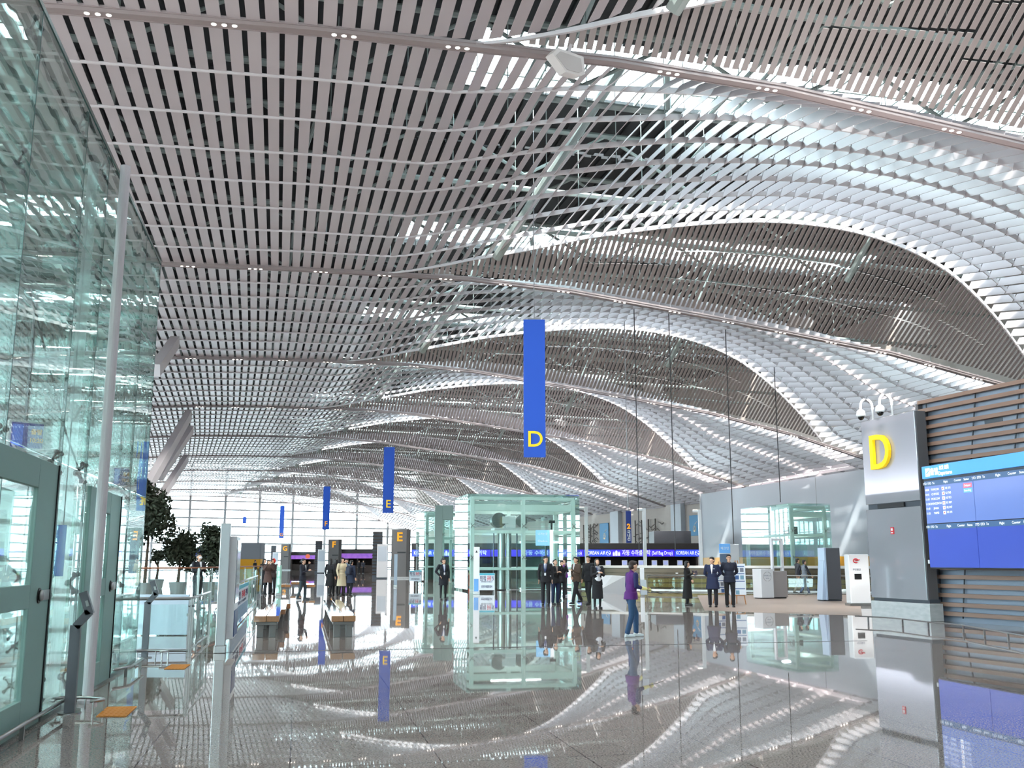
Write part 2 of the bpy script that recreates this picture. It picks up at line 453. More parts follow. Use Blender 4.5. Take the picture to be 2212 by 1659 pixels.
for (a, b) in ((START, 48), (118, END)):
    struct(arc_wall(-22.6, a, b, 0.05, 13.0, 0.03).build('window_4', M_glass))
    f = MB(); s = a
    while s < b+0.1:
        p = bend(-22.5, s); f.bx(p.x-0.12, p.x+0.12, p.y-0.08, p.y+0.08, 0, 13); s += 3.6
    for z in range(2, 13, 2):
        t = arc_wall(-22.55, a, b, z-0.04, z+0.04, 0.12); f.add(t.v, t.f)
    struct(f.build('trim_6', M_mull))

def ledge(u0, u1, z, name):
    mb = MB(); n = 28
    for i in range(n):
        s0_, s1_ = START+(END-START)*i/n, START+(END-START)*(i+1)/n
        p = [bend(u0, s0_), bend(u1, s0_), bend(u1, s1_), bend(u0, s1_)]
        mb.hexa([(q.x, q.y, z-0.25) for q in p]+[(q.x, q.y, z) for q in p])
        lip = [bend(u1-0.08, s0_), bend(u1, s0_), bend(u1, s1_), bend(u1-0.08, s1_)] if u1 > u0 and u0 < 0 else [bend(u0, s0_), bend(u0+0.08, s0_), bend(u0+0.08, s1_), bend(u0, s1_)]
        mb.hexa([(q.x, q.y, z) for q in lip]+[(q.x, q.y, z+0.2) for q in lip])
    struct(mb.build(name, M_wall))
ledge(-22.5, -20.5, 7.2, 'trim_8');  # ledge added to carry the fill lights along the left wall

p_, q_ = gp(300, 1413), gp(1872, 1384)
mb = MB(); mb.bar(p_+Vector((0, 0, 0.001)), q_+Vector((0, 0, 0.001)), 0.05, 0.004); struct(mb.build('trim_10', mat('expansion_joint', (60, 58, 60), 0.3, 0.6)))
# ------------------------------------------------------------------ things on the ceiling
M_box = mat('pale_grey_housing', (205, 200, 198), 0.5)
M_lens = M_lamp
fx = empty('downlight_cluster', bend(0, V1, 0))
fx_first = True
row_names = {-1: 'hindmost', 0: 'nearest', 1: 'second nearest', 2: 'third', 3: 'fourth', 4: 'fifth'}
def cluster_label(b, k, n):
    return 'three round downlights, place %d from the left in the %s beam' % (k+1, row_names[b]+(' ceiling' if b != 1 else ''))
def make_cluster():
    e = empty('ceiling_downlight', (0, 0, 0))
    for dx in (-0.25, 0, 0.25):
        b = MB(); b.lathe([(0.075, -0.012), (0.075, 0.0), (0.055, 0.0)], dx, 0, 14); h = b.build('rim', M_rib, e)
        l = MB(); l.lathe([(0.06, -0.016), (0.06, -0.004)], dx, 0, 14); l.build('lens', M_lens, h)
    return e
proto = make_cluster(); used = False
for b in (0, 1, 2, 3):
    k = 0; u = -5.2+0.3*b
    umax = {0: 20, 1: 38, 2: 44, 3: 46}[b]
    if b > 1: u = -6
    while u < umax:
        o = copy_tree(proto) if used else proto; used = True
        p = bend(u, V1+S*b, Bz(u)-0.101)
        r = bend_rot(V1+S*b+S/2)
        p = bend(0, V1+S*b) + Vector((u*math.cos(r), u*math.sin(r), Bz(u)-0.101))
        o.location = p; slope = (Bz(u+0.5)-Bz(u-0.5))
        o.rotation_euler = (0, -math.atan(slope), r)
        if k % 3 == 1 and u < 33:
            sd = bpy.data.lights.new('downlight_beam', 'SPOT'); sd.energy = 1100; sd.spot_size = 1.9; sd.spot_blend = 0.6; sd.shadow_soft_size = 0.12; sd.color = (1.0, 0.93, 0.87)
            so = bpy.data.objects.new('downlight_beam', sd); COL.objects.link(so); so.location = p+Vector((0, 0, -0.35))
        tag(o, cluster_label(b, k, 0), 'downlight', 'downlight clusters along the ceiling beams'); k += 1
        u += 2.95
# loudspeaker housings hung under the beams
def speaker_box(px, py, F, rz, label, n=2, tiltx=0.25):
    p = at(px, py, F); e = empty('ceiling_speaker', p, rz, label, 'speaker', 'loudspeaker housings hung under the ceiling beams')
    mb = MB()
    o = [(-0.52, 0.12), (-0.40, 0.30), (0.36, 0.28), (0.50, -0.14), (0.40, -0.22), (-0.05, -0.24)]
    mb.prism(o, -0.24, 0.24); h = mb.build('housing', M_box, e)
    g = MB(); g.prism([(x*0.8, z*0.75) for x, z in o], -0.26, -0.24); g.build('grille', mat('speaker_grille', (178, 172, 170), 0.8), e)
    s = MB(); s.bar((0, 0, 0.25), (0.05, 0, 0.75), 0.08, 0.08); s.build('bracket', M_rib, e)
    e.rotation_euler = (tiltx, 0.1, rz)
    return e
speaker_box(1222, 141, 24.6, 0.2, 'large angular grey loudspeaker under the nearest ceiling beam, above the banner lettered D')
speaker_box(960, 598, 47.5, 0.2, 'angular grey loudspeaker under the second beam, left of the wire of banner D')
speaker_box(1714, 693, 51.5, 1.2, 'left one of a pair of loudspeakers under the second ceiling beam at right')
speaker_box(1738, 698, 51.5, -0.7, 'right one of a pair of loudspeakers under the second ceiling beam at right')
speaker_box(842, 782, 72, 0.2, 'small angular loudspeaker under the third beam, left of the wire of banner D')
speaker_box(1398, 838, 74, 1.0, 'left one of a pair of loudspeakers under the third ceiling beam')
speaker_box(1418, 842, 74, -0.7, 'right one of a pair of loudspeakers under the third ceiling beam')
speaker_box(1545, 993, 95, 0.3, 'tiny angular loudspeaker under the fourth ceiling beam, right of banner D')
speaker_box(1210, 914, 93, 0.3, 'tiny angular loudspeaker under the fourth beam, just right of banner D')

# ------------------------------------------------------------------ hanging banners
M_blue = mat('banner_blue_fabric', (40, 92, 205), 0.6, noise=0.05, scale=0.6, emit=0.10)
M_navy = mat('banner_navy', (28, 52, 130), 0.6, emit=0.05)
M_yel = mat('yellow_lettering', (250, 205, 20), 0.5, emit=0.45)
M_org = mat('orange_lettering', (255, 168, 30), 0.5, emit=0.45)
M_wire = mat('wire_steel', (150, 148, 150), 0.4, 0.6)
M_dwire = mat('dark_wire', (60, 58, 60), 0.5, 0.3)
def banner(px, ytop, ybot, F, wpx, ch, label, mt=M_blue, ml=M_yel, chsize=0.82, zwire=18.5, name='hanging_banner'):
    a = at(px, ytop, F); b = at(px, ybot, F)
    w = wpx/FPX*F; H = a.z-b.z
    e = empty(name, (b.x, b.y, b.z), -YAW+0.02, label, 'banner', 'blue zone banners hanging along the hall')
    mb = MB(); mb.cb(-w/2, w/2, -0.06, 0.06, 0, H, 0.008); mb.build('panel', mt, e)
    if ch:
        text('letter', ch, w*chsize*1.25, ml, e, (0.02, -0.075, w*0.80), 0.012, 0.008*w)
        t = text_mb(ch, w*chsize*1.25, 0.012, 0.008*w); t.build('letter', ml, e, (0.02, 0.075, w*0.80), PI)
    mb = MB(); mb.tube([(0, 0, H-0.02), (0, 0, zwire-b.z)], 0.022 if F < 60 else 0.03, 6)
    mb.bx(-w*0.3, w*0.3, -0.03, 0.03, H-0.01, H+0.06); mb.build('hanging_wire', M_wire, e)
    return e
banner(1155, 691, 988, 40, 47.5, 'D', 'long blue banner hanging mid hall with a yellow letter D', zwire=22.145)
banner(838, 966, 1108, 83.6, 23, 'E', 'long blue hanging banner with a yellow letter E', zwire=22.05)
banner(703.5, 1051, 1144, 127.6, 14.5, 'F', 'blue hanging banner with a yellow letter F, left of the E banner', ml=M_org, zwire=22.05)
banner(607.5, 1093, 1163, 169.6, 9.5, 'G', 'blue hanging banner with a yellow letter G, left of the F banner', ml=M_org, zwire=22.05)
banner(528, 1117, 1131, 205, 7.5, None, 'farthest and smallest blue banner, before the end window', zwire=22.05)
b2 = banner(1358.5, 1104, 1173, 62, 11, None, 'narrow navy banner with an orange number 2 and white lettering', M_navy, M_org, zwire=22.05)
hb = at(1358.5, 1104, 62).z-at(1358.5, 1173, 62).z
text('number', '2', 0.42, M_org, b2, (0.0, -0.075, hb-0.95), 0.01, 0.02)
text('lettering', '국제선', 0.0001, M_white, b2, (0, -0.07, 1), 0.0, 0) if False else None
for i, c in enumerate('국내선'): text('character', c, 0.24, M_white, b2, (0.0, -0.075, hb-1.30-0.21*i), 0.005, 0.008)
# bare suspension wires coming down in front of the right side
for i, (px, y0, y1, F) in enumerate(((1372, 660, 1190, 58), (1450, 650, 1190, 58), (1576, 700, 1180, 60), (1677, 680, 1085, 66))):
    a = at(px-3, y0, F); b = at(px+9, y1, F)
    mb = MB(); mb.tube([(b.x, b.y, b.z), (b.x, b.y, 21.95)], 0.028, 6)
    tag(mb.build('suspension_wire', M_dwire), 'thin dark suspension wire hanging from the ceiling, %s of four right of banner D' % ('first', 'second', 'third', 'fourth')[i], 'wire', 'bare ceiling wires')

# ------------------------------------------------------------------ white raking columns at the left
def raking(px0, py0, px1, py1, F0, F1, w, label, h=0.45):
    a = at(px0, py0, F0); b = at(px1, py1, F1)
    mb = MB(); mb.bar(a, b, w, h, up=(1, 0, 0))
    tag(mb.build('raking_column', mat('column_paint', (206, 203, 206), 0.4)), label, 'column', 'white raking roof columns')
raking(300, 1085, 408, 895, 62, 74, 0.75, 'big white raking roof column rising to the right, uppermost of three')
raking(345, 1030, 412, 928, 70, 78, 0.55, 'white raking roof column just beneath the big one')
raking(345, 1078, 402, 990, 84, 92, 0.75, 'lowest of the three white raking roof columns, above the trees')
raking(335, 800, 378, 738, 46, 52, 0.6, 'short end of a raking roof column beside the glass corner')

# ------------------------------------------------------------------ glass entrance vestibule at the left
GU, GT, VE = -2.5, 6.62, 17.4
M_frost = glass('frosted_green_glass', (150, 178, 172), rough=0.3, opac=0.75)
M_vbeam = mat('vestibule_beam', (150, 160, 160), 0.5)
vest = empty('glass_vestibule', (GU, 6, 0), 0, 'tall glass-walled entrance vestibule filling the left side of the hall', 'vestibule')
vx, vy = GU, 6.0
joints = [-2.4, -0.2, 2.0, 3.7, 5.5, 7.3, 9.2, 11.3, 12.6, 14.0, 15.8, VE]
for a, b in zip(joints, joints[1:]):
    for (z0, z1) in ((0.04, 2.62), (2.64, 5.1), (5.12, GT)):
        mb = MB(); mb.bx(-0.012, 0.012, a+0.01-vy, b-0.01-vy, z0, z1); mb.build('glass_panel', M_vglass, vest)
for v in joints[1:]:
    mb = MB(); mb.bx(-0.014, 0.014, v-vy-0.008, v-vy+0.008, 0.04, GT); mb.build('glass_joint', M_edge, vest)
    mb = MB(); mb.bx(-0.34, -0.02, v-vy-0.012, v-vy+0.012, 2.7, GT-0.1); mb.build('glass_fin', M_gglass, vest)
for i, (u0, u1) in enumerate(((-4.3, GU), (-6.3, -4.3), (-8.6, -6.3), (-11.0, -8.6))):        # end wall across
    for (z0, z1) in ((0.04, 3.3), (3.32, GT)):
        mb = MB(); mb.bx(u0+0.01-vx, u1-0.01-vx, VE-vy-0.012, VE-vy+0.012, z0, z1); mb.build('glass_panel', M_vglass, vest)
    mb = MB(); mb.bx(u0-vx-0.008, u0-vx+0.008, VE-vy-0.014, VE-vy+0.014, 0.04, GT); mb.build('glass_joint', M_edge, vest)
mb = MB(); mb.bx(-0.02, 0.02, -8.4, VE-vy, GT, GT+0.05); mb.bx(-8.5, 0.02, VE-vy-0.02, VE-vy+0.02, GT, GT+0.05)
mb.bx(-0.02, 0.02, -8.4, VE-vy, 0.0, 0.05); mb.build('edge_channel', M_edge, vest)
mb = MB(); mb.bx(-8.5, -0.3, -8.4, VE-vy-0.2, GT-0.02, GT+0.01); mb.build('glass_roof', M_gglass, vest)
mb = MB()
for v in (1, 5, 9, 13, 17): mb.bar((-8.5, v-vy, GT-0.28), (-0.4, v-vy, GT-0.28), 0.16, 0.3)
for u in (-8.2, -4.6): mb.bar((u, -8, GT-0.28), (u, VE-vy-0.3, GT-0.28), 0.2, 0.3)
mb.build('roof_beam', M_vbeam, vest)
for v in (-1.0, 4.0, 9.0, 14.0):                                        # inner posts
    mb = MB(); mb.bx(-8.35, -8.1, v-vy-0.12, v-vy+0.12, 0, GT-0.1); mb.build('inner_post', M_vbeam, vest)
mb = MB()
for v in range(-2, 17, 3):
    mb.bx(-8.5, -8.46, v-vy, v-vy+2.9, 0.05, 3.4)
mb.build('inner_glass_wall', M_gglass, vest)
mb = MB(); mb.bx(-8.6, -8.42, -8.3, VE-vy, 3.4, 6.3); mb.build('inner_fascia', mat('vestibule_fascia', (160, 165, 165), 0.6), vest)
mb = MB(); mb.bx(-0.30, -0.26, 3.0, 5.2, 3.0, 3.01); 
mb = MB(); mb.tube([(-0.25, 9.0-vy, 5.2), (-0.25, 12.6-vy, 3.1), (-0.3, 15.5-vy, 2.0)], 0.013, 6); mb.build('tension_rod', M_dsteel, vest)
# spider fittings
def spider(p, axis):
    s = MB(); x, y, z = p
    for a, b in ((1, 1), (1, -1), (-1, 1), (-1, -1)):
        q = (x, y+a*0.10, z+b*0.10) if axis == 'y' else (x+a*0.10, y, z+b*0.10)
        s.tube([(x-0.08 if axis == 'y' else x, y if axis == 'y' else y-0.08, z), q], 0.013, 5)
        s.ell(q, (0.03, 0.03, 0.03), 6, 4)
    s.ell((x-0.08 if axis == 'y' else x, y if axis == 'y' else y-0.08, z), (0.04, 0.04, 0.04), 6, 5)
    s.build('spider_fitting', M_dsteel, vest, smooth=True)
for v in joints[3:-1]:
    for z in (0.3, 1.35, 2.63, 5.11, 6.4): spider((-0.02, v-vy, z), 'y')
for u in (-4.3, -6.3):
    for z in (0.3, 1.35, 3.31, 6.4): spider((u-vx, VE-vy-0.02, z), 'x')
# framed leaf doors
def glass_door(v0, v1, zt, zr, jamb):
    d = MB(); y0, y1 = v0-vy, v1-vy
    d.cb(-0.03, 0.035, y1-jamb, y1, 0.03, zt, 0.006); d.cb(-0.03, 0.035, y0, y0+jamb*0.5, 0.03, zt, 0.006)
    d.cb(-0.029, 0.034, y0+jamb*0.5, y1-jamb, zt-0.28, zt, 0.004); d.cb(-0.029, 0.034, y0+jamb*0.5, y1-jamb, 0.03, 0.32, 0.004)
    d.cb(-0.029, 0.034, y0+jamb*0.5, y1-jamb, zr, zr+0.22, 0.004)
    o = d.build('door', M_frost, vest)
    m = MB(); m.bx(0.036, 0.05, y1-0.012, y1+0.012, 0.03, zt); m.build('door_edge_seal', M_black, o)
    k = MB(); k.tube([(0.03, y1-jamb*0.55, zr+0.11), (0.045, y1-jamb*0.55, zr+0.11)], 0.075, 18); k.build('knob_ring', M_black, o)
    k = MB(); k.ell((0.06, y1-jamb*0.55, zr+0.11), (0.03, 0.055, 0.055), 14, 8); k.build('knob', M_steel, o, smooth=True)
    k = MB(); k.bx(0.036, 0.045, y1-jamb*0.42, y1-0.02, zr+0.06, zr+0.16); k.build('lock_plate', M_steel, o)
    return o
glass_door(8.4, 11.1, 2.58, 1.16, 0.75)
glass_door(12.85, 14.95, 2.5, 1.16, 0.75)
# white post standing at the glass
mb = MB(); mb.tube([(0, 0, 0.03), (0, 0, 6.5)], 0.062, 16); mb.cyl(0, 0, 0, 0.04, 0.11)
tag(mb.build('vestibule_post', mat('mauve_white_post', (205, 196, 200), 0.35), None, (GU+0.20, 12.62, 0), smooth=False), 'tall slim white post standing against the vestibule glass', 'post')
# screens and hanging signs inside
def wall_screen(px, py, F, w, h, rz, label):
    p = at(px, py, F); e = empty('information_display', p, rz, label, 'screen')
    m = MB(); m.cb(-w/2, w/2, -0.02, 0.14, -h/2, h/2, 0.012); m.build('housing', M_white, e)
    m = MB(); m.bx(-w/2+0.03, w/2-0.03, -0.03, -0.02, -h/2+0.03, h/2-0.03); s = m.build('screen', mat('screen_violet', (70, 62, 150), 0.2, emit=0.6), e)
    m = MB(); m.bx(-w/2+0.04, -w*0.12, -0.036, -0.03, -h/2+0.05, h/2-0.05); m.build('left_field', mat('screen_blue', (100, 130, 230), 0.2, emit=0.7), s)
    text('lettering', '출발', h*0.20, M_org, s, (w*0.24, -0.037, h*0.12), 0.001, 0.002)
    text('lettering', '10:20', h*0.20, M_org, s, (w*0.24, -0.037, -h*0.16), 0.001, 0.002)
    m = MB(); m.bx(-w/2-0.02, w/2, 0.03, 0.10, -h/2-0.03, -h/2-0.01); m.tube([(0, 0.07, h/2), (0, 0.07, h/2+1.5)], 0.02, 6); m.build('hanger', M_dsteel, e)
wall_screen(57, 941, 11.2, 0.40, 0.34, 0.55, 'violet information display hanging behind the vestibule glass at far left')
wall_screen(261, 1030, 15.2, 0.30, 0.32, 0.6, 'smaller violet display behind the glass above the second door')
def inner_sign(px, y0, y1, F, w, label):
    a = at(px, y0, F); b = at(px, y1, F); e = empty('hanging_sign', b, 0.3, label, 'sign')
    H = a.z-b.z; m = MB(); m.cb(-w/2, w/2, -0.03, 0.03, 0, H, 0.006); m.build('panel', mat('sign_blue', (30, 105, 200), 0.5, emit=0.25), e)
    for k in range(5):
        text('lettering', ('출국', '입국', '체크인', '탑승', '안내')[k], w*0.22, mat('sign_pale', (90, 150, 220), 0.5, emit=0.2), e, (0.0, -0.034, H*(0.85-0.16*k)), 0.002)
    m = MB(); m.tube([(-w*0.3, 0, H), (-w*0.3, 0, GT-b.z-0.45)], 0.008, 5); m.tube([(w*0.3, 0, H), (w*0.3, 0, GT-b.z-0.45)], 0.008, 5); m.build('hanger', M_dsteel, e)
inner_sign(117, 1134, 1245, 12.6, 0.20, 'blue vertical sign hanging behind the glass, between the first door and the white post')
inner_sign(287, 1160, 1238, 16.6, 0.14, 'narrow blue vertical sign behind the glass near the vestibule corner')

def V3(x, y): return Vector((x, y, 0))
# ------------------------------------------------------------------ card reader posts, crash rails, mats
M_grey = mat('graphite_powder_coat', (98, 98, 104), 0.4, 0.3)
def reader_post(px, py, rz, k, label):
    p = gp(px, py); e = empty('reader_post', p, rz, label, 'post', 'bent graphite reader posts beside the vestibule')
    m = MB(); w = 0.105*k
    m.bar((0, 0, 0), (0, 0, 0.92*k), w, 0.07*k, (0, 1, 0)); m.bar((0, 0, 0.90*k), (0.13*k, 0, 1.06*k), 0.07*k, w*0.8, (1, 0, 0)); m.build('shaft', M_grey, e)
    m = MB(); m.bar((0.135*k, 0, 1.035*k), (0.05*k, 0, 1.27*k), 0.07*k, 0.085*k, (1, 0, 0)); h = m.build('head', M_grey, e)
    m = MB(); m.bar((0.115*k, -0.04*k, 1.12*k), (0.095*k, -0.04*k, 1.18*k), 0.008, 0.03, (1, 0, 0)); m.build('button', M_steel, h)
    m = MB(); m.cyl(0, 0, 0, 0.012, 0.12*k, 20); m.build('foot_plate', M_steel, e)
reader_post(150, 1541, 0.0, 1.0, 'near bent graphite reader post standing in front of the first glass door')
reader_post(312, 1421, 0.0, 1.0, 'far bent graphite reader post standing by the vestibule corner')
def hoop(px, py, rz, label, r=0.25):
    p = gp(px, py); e = empty('guard_hoop', p, rz, label, 'guard rail', 'stainless hoops around the reader posts')
    m = MB(); m.tube([(r*math.cos(t)*1.35, r*math.sin(t)*0.8, 0.13) for t in [PI*(1.25-1.5*i/14) for i in range(15)]], 0.018, 8); m.build('rail', M_steel, e, smooth=True)
    for t in (0.9*PI, 0.5*PI, 0.12*PI, -0.2*PI):
        m = MB(); m.cyl(r*math.cos(t)*1.35, r*math.sin(t)*0.8, 0, 0.13, 0.011, 8); m.build('leg', M_steel, e)
hoop(166, 1538, -0.3, 'stainless hoop rail around the foot of the near reader post', 0.21)
hoop(326, 1424, -0.3, 'stainless hoop rail around the foot of the far reader post', 0.21)
def low_rail(pts, z, label, legs=3, r=0.02, name='crash_rail'):
    pts = [Vector((p.x, p.y, 0)) for p in pts]; c = pts[0]
    e = empty(name, c, 0, label, 'rail')
    m = MB(); m.tube([(p.x-c.x, p.y-c.y, z) for p in pts], r, 8); m.build('rail', M_steel, e, smooth=True)
    L = [(pts[i+1]-pts[i]).length for i in range(len(pts)-1)]; T = sum(L)
    for j in range(legs):
        d = T*(j+0.3)/(legs-0.4) if legs > 1 else T/2; d = min(d, T*0.98); i = 0
        while i < len(L)-1 and d > L[i]: d -= L[i]; i += 1
        q = pts[i]+(pts[i+1]-pts[i])*min(1, d/L[i])
        m = MB(); m.bx(q.x-c.x-0.02, q.x-c.x+0.02, q.y-c.y-0.012, q.y-c.y+0.012, 0, z); m.build('leg', M_steel, e)
    return e
low_rail([V3(-2.40, 8.0), V3(-2.40, 10.8), V3(-2.40, 12.4)], 0.13, 'low stainless crash rail along the foot of the vestibule at far left')
low_rail([V3(-2.42, 15.0), V3(-2.26, 15.39), V3(-2.26, 16.6)], 0.13, 'short low stainless crash rail before the second glass door', 2)
M_mat = mat('orange_tactile_rubber', (205, 132, 42), 0.7, noise=0.2, scale=30)
def tactile(pts, label, dots=6):
    c = gp(*pts[0]); P = [gp(*p)-c for p in pts]; e = empty('tactile_mat', c, 0, label, 'tactile mat', 'orange tactile mats before the doors')
    m = MB(); m.hexa([(p.x, p.y, 0.002) for p in P]+[(p.x, p.y, 0.008) for p in P])
    for i in range(dots):
        for j in range(dots):
            a, b = (i+.5)/dots, (j+.5)/dots
            q = (P[0]*(1-a)+P[1]*a)*(1-b)+(P[3]*(1-a)+P[2]*a)*b
            m.lathe([(0.014, 0.007), (0.009, 0.012)], q.x, q.y, 8)
    m.build('mat', M_mat, e)
tactile([(207, 1549), (272, 1549), (296, 1527), (232, 1528)], 'orange tactile mat on the floor before the near glass door')
tactile([(354, 1446), (398, 1446), (411, 1436), (370, 1436)], 'orange tactile mat on the floor before the far balustrade')

# ------------------------------------------------------------------ balustrades
def balustrade(pts, label, z=0.97, posts=1.3, glassm=M_gglass, base=True, hand=M_steel, z0=0.14):
    c = pts[0]; e = empty('glass_balustrade', (c[0], c[1], 0), 0, label, 'balustrade')
    P = [Vector((p[0]-c[0], p[1]-c[1], 0)) for p in pts]
    m = MB(); m.tube([(p.x, p.y, z) for p in P], 0.028, 8); m.build('handrail', hand, e, smooth=True)
    if base:
        m = MB(); m.tube([(p.x, p.y, 0.10) for p in P], 0.022, 8); m.build('foot_rail', M_steel, e, smooth=True)
    for a, b in zip(P, P[1:]):
        L = (b-a).length; n = max(1, round(L/posts)); d = (b-a)/n; dn = d.normalized(); side = Vector((-dn.y, dn.x, 0))
        for i in range(n+1):
            q = a+d*i; m = MB()
            for s_ in (-0.03, 0.03):
                w = q+dn*s_; m.bx(w.x-0.012, w.x+0.012, w.y-0.012, w.y+0.012, 0, z)
            m.bx(q.x-0.05, q.x+0.05, q.y-0.02, q.y+0.02, z-0.14, z-0.12)
            m.build('post', M_steel, e)
            if i < n:
                g0 = q+dn*0.06+side*0.03; g1 = q+d-dn*0.06+side*0.03; m = MB(); t = side*0.012
                m.hexa([(g0+x+Vector((0, 0, zz))) for zz in (z0, z-0.10) for x in (Vector(), ) for _ in (0,)][:0] or
                       [g0+Vector((0, 0, z0)), g1+Vector((0, 0, z0)), g1+t+Vector((0, 0, z0)), g0+t+Vector((0, 0, z0)),
                        g0+Vector((0, 0, z-0.1)), g1+Vector((0, 0, z-0.1)), g1+t+Vector((0, 0, z-0.1)), g0+t+Vector((0, 0, z-0.1))])
                m.build('glass_pane', glassm, e)
                m = MB(); q2 = q+dn*0.12+side*0.03
                m.bx(q2.x-0.05, q2.x+0.05, q2.y-0.02, q2.y+0.02, z-0.30, z-0.26); m.build('clamp', M_steel, e)
    return e
balustrade([(-6.8, 18.3), (-1.76, 18.3), (-1.76, 22.0)], 'glass balustrade with steel rails turning the corner behind the vestibule')
balustrade([(-1.5, 23.4), (-1.5, 40.6)], 'long glass balustrade running away down the left of the hall', z=1.05, posts=2.4)
a = at(300, 1224, 33); b = at(430, 1224, 34.5); c = at(566, 1221.5, 47)
e = balustrade([(a.x, a.y), (b.x, b.y), (c.x, c.y)], 'far green glass balustrade with a thick orange-brown handrail', z=1.38, posts=2.2,
               hand=mat('brown_handrail', (150, 92, 60), 0.4), base=False)
M_pboard = mat('pale_blue_board', (196, 208, 222), 0.5, noise=0.05, scale=0.6)
p0, p1 = gp(196, 1373), gp(404, 1373); d = (p1-p0)
m = MB(); m.bar((0, 0, 0.45), (d.x, d.y, 0.45), 0.08, 0.86); tag(m.build('floor_barrier', M_pboard, None, p0), 'low pale blue barrier board standing behind the corner balustrade', 'barrier')

# construction notices tied to balustrades and fences
M_poster = mat('notice_sheet', (222, 232, 240), 0.6)
M_cyan = mat('notice_cyan', (70, 170, 190), 0.6); M_red = mat('notice_red', (205, 50, 70), 0.6); M_inkn = mat('notice_navy', (40, 50, 95), 0.6)
M_sea = mat('notice_picture', (150, 180, 205), 0.6, noise=0.5, scale=5, stretch=(1, 1, 4))
def notice(p0, p1, z0, z1, label, small=False, rope=True):
    p0 = Vector(p0); p1 = Vector(p1); d = (p1-p0); L = d.length; rz = math.atan2(d.y, d.x); H = z1-z0
    e = empty('notice_banner', (p0.x, p0.y, z0), rz, label, 'notice', 'printed work notices on rails')
    m = MB(); m.cb(0, L, -0.012, 0.012, 0, H, 0.004); m.build('sheet', M_poster, e)
    m = MB(); m.bx(0.0, L, -0.016, -0.013, H*0.88, H*0.99); m.build('cyan_band', M_cyan, e)
    if not small:
        m = MB(); m.bx(0.02, L-0.02, -0.016, -0.013, 0.02, H*0.40); m.build('picture', M_sea, e)
    s = H*(0.30 if small else 0.24)
    text('lettering', '현장 작업', s, M_inkn, e, (L*0.27, -0.017, H*0.68), 0.002, 0.006, sx=L*0.40/(s*4.2))
    text('lettering', '공사중', s, M_red, e, (L*0.64, -0.017, H*0.68), 0.002, 0.006, sx=L*0.24/(s*2.8))
    text('lettering', '안내', s, M_inkn, e, (L*0.87, -0.017, H*0.68), 0.002, 0.006, sx=L*0.16/(s*1.9))
    text('lettering', '통행에 불편을 드려 죄송합니다', s*0.35, M_inkn, e, (L*0.5, -0.017, H*0.49), 0.002, 0, sx=L*0.7/(s*0.35*13))
    if small:
        m = MB(); m.tube([(0.01, 0, -z0), (0.01, 0, H)], 0.02, 6); m.build('post', M_steel, e); m = MB(); m.tube([(L-0.01, 0, -z0), (L-0.01, 0, H)], 0.02, 6); m.build('post', M_steel, e)
        text('lettering', '인천국제공항공사', s*0.55, M_inkn, e, (L*0.5, -0.017, H*0.2), 0.002, 0.003, sx=L*0.7/(s*0.55*7.6))
    return e
notice((-1.43, 23.8), (-1.43, 31.5), 0.12, 1.0, 'long picture notice tied along the near end of the balustrade')
def notice_px(x0, x1, ytop, ybot, F, label):
    a = at(x0, ybot, F); b = at(x1, ybot, F); t = at(x0, ytop, F)
    notice((a.x, a.y), (b.x, b.y), a.z, t.z, label, True)
notice_px(1034, 1069, 1238, 1275, 52.5, 'white and cyan work notice at the foot of the big glass lift box')
notice_px(883, 911, 1232, 1256, 63, 'white and cyan work notice standing left of the woman in black uniform')

# ------------------------------------------------------------------ signage pylons
def pylon(px, py, h, w, dpt, rz, label, body, face=None, name='sign_pylon'):
    p = gp(px, py); e = empty(name, p, rz, label, 'pylon')
    m = MB(); m.cb(-w/2, w/2, -dpt/2, dpt/2, 0.12, h, 0.01); m.build('body', body, e)
    m = MB(); m.cb(-w/2-0.015, w/2+0.015, -dpt/2-0.015, dpt/2+0.015, 0, 0.13, 0.008); m.build('base', M_steel, e)
    return e
M_alu = mat('satin_aluminium', (196, 196, 198), 0.35, 0.4)
e = pylon(475, 1410, 2.28, 0.17, 0.2, 0, 'aluminium display pylon beside the work notice, seen edge on', M_alu)
m = MB(); m.cb(0.06, 0.20, 0.1, 1.25, 0.22, 2.05, 0.01); d = m.build('display_case', M_white, e)
m = MB(); m.bx(0.201, 0.215, 0.15, 1.2, 0.85, 1.98); m.build('screen', mat('dark_screen', (36, 34, 48), 0.12), d)
m = MB(); m.bx(0.201, 0.213, 0.15, 1.2, 0.26, 0.72); m.build('poster', mat('navy_poster', (40, 66, 120), 0.4), d)
e = pylon(1029, 1284, 2.3, 0.3, 0.14, -0.2, 'white direction pylon standing beside the worker at the big glass lift', M_white)
m = MB(); m.bx(-0.12, 0.10, -0.076, -0.07, 0.15, 0.75); m.build('blue_panel', mat('pylon_blue', (110, 170, 230), 0.5), e)
m = MB(); m.prism([(-0.06, 2.02), (0.06, 2.02), (0, 2.14)], -0.078, -0.07); m.build('arrow', M_black, e)
pylon(854, 1268, 2.05, 0.2, 0.12, -0.2, 'slim pale pylon standing before the zone E pillar', mat('pale_blue_metal', (180, 195, 210), 0.4))
e = pylon(601, 1287, 1.42, 0.24, 0.12, 0, 'pale green glass pedestal beside the people in brown coats', glass('pedestal_glass', (190, 222, 208), opac=0.5))
